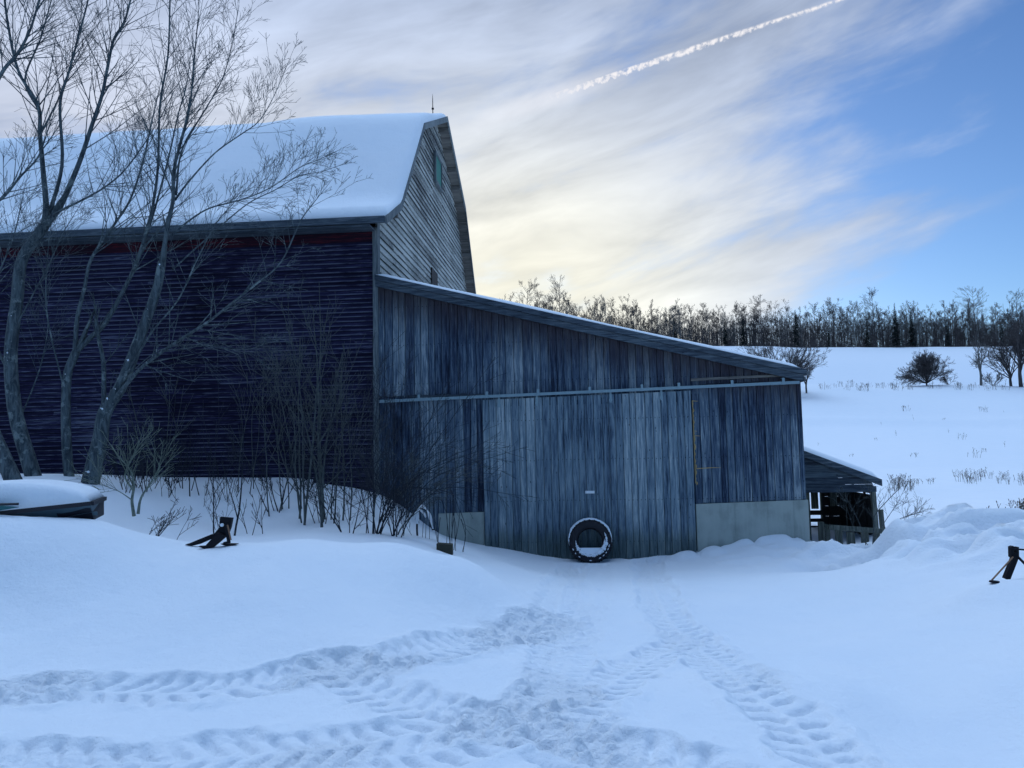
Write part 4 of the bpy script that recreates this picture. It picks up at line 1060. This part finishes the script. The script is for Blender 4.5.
for k in range(26):
    c = tw0.copy(); COL.objects.link(c); Y = _r2.uniform(11.6, 15.3); x = at(_r2.uniform(105, 415), 500, Y).x; s_ = _r2.uniform(.6, 1.5)
    c.location = (x, Y, H(x, Y)); c.rotation_euler = (0, 0, _r2.uniform(0, 6.28)); c.scale = (s_, s_, s_)
# pale forked shrub near the boat
rng = random.Random(77)
b = tree_obj('pale forked shrub with crooked limbs beside the boat', (135, 512), 9.8, 'shrub', name='shrub')
mb = MB()
for pth, r in (([(134, 516), (132, 500), (134, 485), (130, 470), (120, 458), (112, 447)], .03), ([(138, 514), (141, 498), (150, 484), (158, 470), (160, 462)], .026), ([(133, 490), (125, 475), (134, 455), (140, 440)], .02), ([(132, 500), (120, 492), (108, 487), (98, 482)], .012)):
    limb(mb, pth, r, r * .3, rng, Y=9.8, tw=6, twL=.5, lvl=1, ysl=(0, rng.uniform(-.4, .4)))
finish(b, mb, 'branches', M['pale_bark'])
shrub('fallen tangle of bare twigs on the snow right of the boat', 150, 9.6, 5, .75, .010, 13, lean=(.5, 0), spread=.8, mat='bark3', up=.0)
# arching bush before the lean-to
rng = random.Random(88)
b = tree_obj('large dark bush with dense arching shoots across the lean-to\'s left boards', (372, 540), 11.8, 'shrub', name='arching_bush')
mb = MB()
for k in range(21):
    ex = rng.uniform(360, 500); ey = rng.uniform(370, 500)
    if k % 4 == 0: ex = rng.uniform(330, 400); ey = rng.uniform(370, 460)
    bx = 371 + rng.uniform(-6, 10) + (20 if k % 3 == 0 else 0); dx = ex - bx
    pth = [(bx, 545), (bx + dx * .12, 518), (bx + dx * .38, 490 - (490 - ey) * .25), (bx + dx * .7, 480 - (480 - ey) * .62), (ex, ey)]
    limb(mb, pth, .015, .005, rng, Y=11.8, tw=4, twL=.85, lvl=1, ysl=(0, rng.uniform(-.8, 1.2)), start=.2, up=.09, nc=5)
finish(b, mb, 'branches', M['bark3'])
rng = random.Random(89)
b = tree_obj('leaning grey stem with few side shoots, rooted between the arching bush and the timber end', (398, 545), 12.2, 'shrub', name='shrub')
mb = MB()
limb(mb, [(394, 548), (400, 530), (412, 515), (425, 498), (440, 484), (460, 476)], .022, .007, rng, Y=12.2, tw=8, twL=.7, lvl=2, ysl=(0, .4))
limb(mb, [(402, 546), (406, 520), (410, 495), (412, 470)], .012, .004, rng, Y=12.2, tw=6, twL=.6, lvl=2, ysl=(0, -.4))
finish(b, mb, 'branches', M['bark2'])
# snow-laden arched vine and its hanging stalks
rng = random.Random(90)
vb = at(430, 545, 12.8); vo = empty('vine', (vb.x, vb.y, H(vb.x, vb.y)), label='snow-laden bent vine arching down beside the left foundation', cat='vine')
mb = MB(); A1 = catmull([at(418, 545, 12.8), at(417, 525, 12.8), at(420, 508, 12.8), at(428, 513, 12.7), at(433, 530, 12.6)], 6); mb.tube(A1, [.018] * len(A1), 6)
for k in range(16):
    x = rng.uniform(418, 462); y = rng.uniform(485, 520); A3 = catmull([at(x, y, 12.7), at(x + rng.uniform(-4, 6), y + 18, 12.6), at(x + rng.uniform(-3, 6), 552, 12.5)], 4); mb.tube(A3, [.006, .006] + [.005] * (len(A3) - 2), 4)
finish(vo, mb, 'stem', M['bark3'])
mb = MB(); A2 = [p + Vector((0, -.01, .02)) for p in A1[6:]]; mb.tube(A2, [.02 + .01 * math.sin(i) for i in range(len(A2))], 7); A2 = [p + Vector((-.05, -.01, -.03)) for p in A1[8:20]]; mb.tube(A2, [.018] * len(A2), 7)
finish(vo, mb, 'snow_load', M['snow'])
# bush at the open shed
rng = random.Random(91)
b = tree_obj('bare bush with fanned crooked branches in the snow at the open shed\'s corner', (873, 540), 14.2, 'shrub', name='shrub')
mb = MB()
for pth, r in (([(873, 546), (874, 525), (875, 515), (888, 500), (898, 490)], .02), ([(874, 538), (886, 520), (896, 505), (903, 492)], .010), ([(880, 540), (895, 522), (910, 515), (922, 512)], .012), ([(866, 545), (860, 525), (852, 508), (845, 495)], .010), ([(868, 545), (855, 530), (848, 512), (843, 500)], .008), ([(885, 540), (905, 530), (915, 518), (919, 508)], .010), ([(890, 540), (878, 510), (870, 495), (868, 488)], .008), ([(897, 545), (905, 528), (902, 508), (905, 500)], .008)):
    limb(mb, pth, r, r * .35, rng, Y=14.2, tw=4, twL=.35, lvl=1, ysl=(0, rng.uniform(-.5, .5)))
finish(b, mb, 'branches', M['bark2'])

# ------------------------------------------------------------------ hedge-line trees on the brow of the field
def bushy(label, px, Y, hgt, wid, seed, mat='farbark', name='field_tree', trunk=.3, stems=7, lvl=3, nc=5, rm=.03, flat=0):
    rg = random.Random(seed); b = at(px, 400, Y); z = H(b.x, Y); mb = MB(); r0 = hgt * .022
    o = empty(name, (b.x, Y, z), label=label, cat='tree')
    tp = Vector((0, 0, hgt * trunk)); m0 = MB(); m0.tube([Vector((0, 0, -.3)), tp * .5 + Vector((rg.uniform(-.1, .1), 0, 0)), tp], [r0 * 1.2, r0, r0 * .8], 7); m0.build('trunk', M[mat], o, True)
    for k in range(stems):
        a = rg.uniform(0, 6.28); s = rg.uniform(.15, 1) ** .7
        d = Vector((math.cos(a) * s * wid, math.sin(a) * s * wid, hgt * (1 - (.55 + .38 * flat) * s))).normalized()
        grow(mb, tp * rg.uniform(.55, 1), d, hgt * (1 - trunk) * rg.uniform(.6, .85), r0 * .5, lvl, rg, .05, .07, (22, 50), nc + 1, hgt / 14, rm * .5, (.4, .65))
    mb.build('crown', M[mat], o, True); return o
bushy('round dark bushy tree alone on the brow of the snowy field', 928, 116, 5.0, 3.0, 1, trunk=.06, stems=44, rm=.024, flat=1)
bushy('slender pale sapling beside the round bushy tree on the field brow', 982, 115, 7.6, 2.6, 2, 'farpale', trunk=.35, stems=6, lvl=2, nc=6, rm=.03)
bushy('spreading field tree just left of the dark upright one near the right edge', 1012, 116, 8.2, 6.0, 3, trunk=.2, stems=12, rm=.03)
bushy('dark upright field tree close to the right edge', 1022, 114, 11.0, 4.2, 4, trunk=.3, stems=10, rm=.03)
bushy('field tree on the brow cut by the right edge', 1040, 116, 12, 5.5, 5, trunk=.3, stems=10, rm=.03)
bushy('broad many-limbed tree rising behind the lean-to\'s low eave', 785, 104, 9.6, 6.5, 6, trunk=.16, stems=16, rm=.026)
bushy('small leaning tree right at the tip of the lean-to eave', 807, 106, 5.2, 3.0, 7, trunk=.3, stems=8, rm=.018)
bushy('low scrubby bush on the brow between the sapling and the edge trees', 994, 117, 3.0, 4.0, 8, trunk=.1, stems=9, lvl=2, rm=.03)
bushy('tiny thicket at the foot of the round bushy tree, right side', 950, 117, 2.2, 3.5, 9, trunk=.1, stems=8, lvl=2, rm=.03)

# ------------------------------------------------------------------ forest edge
def ftree_mesh(seed, h, kind, mat):
    rg = random.Random(seed); trunk = MB(); crown = MB()
    lean = Vector((rg.uniform(-.03, .03), rg.uniform(-.03, .03), 1))
    pts = [Vector((0, 0, -.5)) + lean * (h * k / 6) + Vector((rg.uniform(-.1, .1), rg.uniform(-.1, .1), 0)) * (k > 0) for k in range(7)]
    r0 = h * .0105; trunk.tube(pts, [r0 * (1.1 - .16 * k) for k in range(7)], 5)
    lo = .22 if kind == 'pole' else .3
    nb = 26 if kind == 'pole' else 24
    for k in range(nb):
        t = lo + (1 - lo) * rg.random(); i = min(int(t * 6), 5); q = pts[i].lerp(pts[i + 1], t * 6 - i)
        a = rg.uniform(0, 6.28); el_ = rg.uniform(.8, 1.9) if kind == 'pole' else rg.uniform(.1, 1.4)
        d = Vector((math.cos(a), math.sin(a), el_)).normalized(); L = h * (.20 if kind == 'pole' else .36) * rg.uniform(.5, 1.1) * (1.25 - .6 * t)
        grow(crown, q, d, L, r0 * .30, 2, rg, .04, .03, (20, 46), 6, h / 10, .014, (.4, .65))
    return trunk.build('trunk', mat, None, True, False), crown.build('branches', mat, None, True, False)
def spruce_mesh(seed, h):
    rg = random.Random(seed); trunk = MB(); crown = MB(); trunk.tube([Vector((0, 0, -.5)), Vector((0, 0, h * .96))], [h * .012, .02], 5)
    z = h * .08
    while z < h * .985:
        t = z / h; R0 = h * .17 * (1 - t) ** .85 + .12
        for k in range(9 if t < .8 else 6):
            a = rg.uniform(0, 6.28); L = R0 * rg.uniform(.6, 1.1); d = Vector((math.cos(a), math.sin(a), 0)); s = Vector((-d.y, d.x, 0)); b = Vector((0, 0, z + rg.uniform(-.1, .1)))
            dz = Vector((0, 0, -L * rg.uniform(.15, .4))); w = L * .26
            for e, m_ in ((.15, .6), (.4, .9), (.65, .75)):
                c0 = b + d * L * e + dz * e; jit = Vector((0, 0, rg.uniform(-.12, .05)))
                crown.poly([c0 - s * w * m_ + jit, c0 + d * L * .38 + dz * .4, c0 + s * w * m_ - jit * .3, c0 - d * L * .12 + Vector((0, 0, .12))])
        z += h * .030
    return trunk.build('trunk', M['farbark'], None, True, False), crown.build('needles', M['needle'], None, False, False)
protos = []
for i in range(12):
    protos.append(ftree_mesh(500 + i, 13, 'pole', M['farbark'] if i % 3 else M['farpale']))
wides = [ftree_mesh(600 + i, 13, 'wide', M['farbark']) for i in range(3)]
spr = [spruce_mesh(700 + i, 12) for i in range(3)]
def place(pair, name, x, y, sc_, rot, label, group=None, scz=None):
    e = empty(name, (x, y, H(x, y)), rot, label=label, cat='tree', group=group); e.scale = (sc_, sc_, scz or sc_)
    for ch in pair:
        c = ch.copy(); COL.objects.link(c); c.parent = e
rg = random.Random(42)
N = 270
for k in range(N):
    u = (k + rg.uniform(-.5, .5)) / N
    px = 498 + u * 545; Y = 202 + rg.random() ** 1.3 * 26
    P = at(px, 347, Y); hmul = (1.0 if px > 640 else 1.08) * rg.uniform(.68, .95)
    left = max(0, (640 - px) / 140)
    place(protos[rg.randrange(12)], 'forest_tree', P.x, Y, hmul * rg.uniform(.9, 1.1), rg.uniform(0, 6.28), 'one of the slender leafless trees packed along the forest edge on the hill', 'leafless trees along the forest edge', hmul * (1.02 + left * .10))
W_ = [(527, 1.28, 'paler of the two round-crowned trees standing above the roofline nearest the barn'), (561, 1.30, 'denser round-crowned tree just above the lean-to roofline, second from the barn'), (762, 1.02, 'tall forked tree above the forest edge, over the low end of the lean-to roof'),
      (876, 1.10, 'widest fan-crowned tree on the forest skyline'), (977, 1.14, 'tall broad tree of the forest skyline towards the right edge'), (1019, 1.12, 'tall forest tree whose crown meets the right edge'), (835, .95, 'rounded medium tree left of the fan-crowned one on the skyline')]
for i, (px, s, lb) in enumerate(W_):
    P = at(px, 347, 203); place(wides[i % 3], 'forest_tree', P.x, 203, s, i * 1.3, lb)
for i, (px, s, lb) in enumerate([(897, 1.0, 'tallest dark spruce in the forest edge, right of the fan-crowned tree'), (913, .88, 'second dark spruce, right beside the tallest one'), (829, .5, 'small dark spruce below the rounded skyline tree'), (726, .66, 'dark spruce at the forest foot just above the lean-to roof end'), (744, .72, 'dark spruce between the forked tree and the lean-to roof end'), (675, .70, 'dark spruce half way along the wood above the lean-to roof'),
                 (797, .85, 'narrow spruce behind the broad tree at the eave'), (948, .62, 'short dark spruce right of the twin tall spruces'), (868, .70, 'low spruce under the fan-crowned tree'), (1003, .55, 'little spruce near the right edge of the wood'), (633, .62, 'dark spruce tip nearest the barn in the wood')]):
    P = at(px, 347, 201.5 + (i % 3)); place(spr[i % 3], 'spruce', P.x, P.y, s, i * .9, lb)
# the rest of the wood behind, as one mass of stems
mb = MB(); rg = random.Random(9)
for k in range(1500):
    u = rg.random(); px = 480 + u * 600; Y = rg.uniform(228, 262); P = at(px, 347, Y); z = H(P.x, Y); h = rg.uniform(8.5, 12.0)
    b = Vector((P.x, Y, z)); top = b + Vector((rg.uniform(-.5, .5), 0, h)); mb.tube([b, top], [.13, .03], 4, False)
    for j in range(12):
        t = rg.uniform(.3, .95); q = b.lerp(top, t); a = rg.uniform(0, 6.28); d = Vector((math.cos(a), math.sin(a), rg.uniform(.6, 1.8))).normalized() * rg.uniform(1, 2.6)
        mb.tube([q, q + d], [.035, .012], 3, False)
        for m_ in range(3):
            q2 = q + d * rg.uniform(.3, 1); d2 = (d.normalized() + rvec(rg) * .7).normalized() * rg.uniform(.5, 1.2); mb.tube([q2, q2 + d2], [.02, .010], 3, False)
fw = mb.build('forest', M['farbark']); tag(fw, 'deeper rows of bare wood behind the forest edge', 'forest', None, 'stuff')
# scrub under the forest edge: darkens the stems' feet
mb = MB()
for k in range(5000):
    px = 480 + rg.random() * 600; Y = rg.uniform(203, 250); P = at(px, 347, Y); b = Vector((P.x, Y, H(P.x, Y) - .1)); h = rg.uniform(.8, 3.2)
    for j in range(5):
        d = Vector((rg.uniform(-.5, .5), rg.uniform(-.3, .3), 1)).normalized() * h * rg.uniform(.5, 1); mb.tube([b, b + d * .6, b + d + rvec(rg) * .3], [.04, .03, .012], 3, False)
us = mb.build('undergrowth', M['farbark']); tag(us, 'brushy undergrowth along the foot of the wood', 'undergrowth', None, 'stuff')
mb = MB(); P = at(845, 345, 199); b = Vector((P.x, 199, H(P.x, 199)))
mb.tube([b + Vector((-2.2, 0, 1.7)), b + Vector((0, 0, .8)), b + Vector((2.4, .2, -.1))], [.05, .09, .12], 6)
o = mb.build('fallen_trunk', M['farpale']); tag(o, 'pale fallen trunk leaning at the forest edge', 'log')
mb = MB(); P = at(993, 345, 199); b = Vector((P.x, 199, H(P.x, 199)))
mb.tube([b + Vector((-2.0, 0, -.1)), b + Vector((0, 0, .7)), b + Vector((2.0, .2, 1.6))], [.12, .09, .05], 6)
o = mb.build('fallen_trunk', M['farpale']); tag(o, 'pale fallen trunk at the forest edge near the right end', 'log')

# ------------------------------------------------------------------ dry weeds poking out of the field
def weed_mesh(seed, n, h):
    rg = random.Random(seed); mb = MB()
    for k in range(n):
        b = Vector((rg.uniform(-.35, .35), rg.uniform(-.2, .2), -.1)); d = Vector((rg.uniform(-.3, .3), rg.uniform(-.3, .3), 1)).normalized() * h * rg.uniform(.5, 1)
        mb.tube([b, b + d * .6, b + d], [.008, .006, .005], 3, False)
        mb.tube([b + d, b + d * 1.06, b + d * 1.12], [.006, .013, .004], 5)
        for j in range(2):
            q = b + d * rg.uniform(.5, .9); e = (d.normalized() + rvec(rg) * .8).normalized() * .12; mb.tube([q, q + e], [.005, .004], 3, False); mb.tube([q + e, q + e * 1.25], [.008, .005], 4)
    return mb.build('dry_weed', M['weed'], None, True, False)
wm = [weed_mesh(i, n, h) for i, (n, h) in enumerate(((5, .55), (3, .4), (8, .6), (1, .5)))]
rg = random.Random(31); spots = []
for k in range(12): spots.append((rg.uniform(960, 992), rg.uniform(476, 484), 0))
for k in range(11): spots.append((rg.uniform(1000, 1030), rg.uniform(478, 486), 0))
for k in range(8): spots.append((rg.uniform(892, 909), rg.uniform(484, 491), 2))
for k in range(10): spots.append((rg.uniform(955, 1030), rg.uniform(518, 526), rg.choice([0, 1])))
for k in range(6): spots.append((rg.uniform(1015, 1030), rg.uniform(512, 526), 2))
for k in range(5): spots.append((rg.uniform(915, 935), rg.uniform(482, 492), 1))
for k in range(14): spots.append((rg.uniform(810, 1030), rg.uniform(398, 470), rg.choice([0, 1, 3])))
for x, y in ((982, 410), (984, 412), (951, 433), (1001, 447), (914, 417), (913, 420), (905, 411)): spots.append((x, y, 2 if y < 415 else 3))
for k in range(34): spots.append((rg.uniform(812, 1030), rg.uniform(386.5, 391), rg.choice([0, 2, 2])))
def gfar(x, y):
    d = ray(x, y); ys = np.linspace(17, 122, 1400); P = CAM[None] + d[None] / d[1] * ys[:, None]
    hz_ = base_h(P[:, 0], P[:, 1]); m = P[:, 2] < hz_
    return P[np.argmax(m)] if m.any() else None
for x, y, k in spots:
    P = gfar(x, y)
    if P is None: continue
    c = wm[k].copy(); COL.objects.link(c); c.location = (P[0], P[1], H(P[0], P[1])); c.rotation_euler = (0, 0, rg.uniform(0, 6))
    s = rg.uniform(.7, 1.2) * (.85 if P[1] < 40 else (1.15 if P[1] < 100 else 1.7)); c.scale = (s, s, s)
    tag(c, 'small tuft of dry brown weed stalks poking through the field snow', 'weed', 'dry weeds in the snowy field')
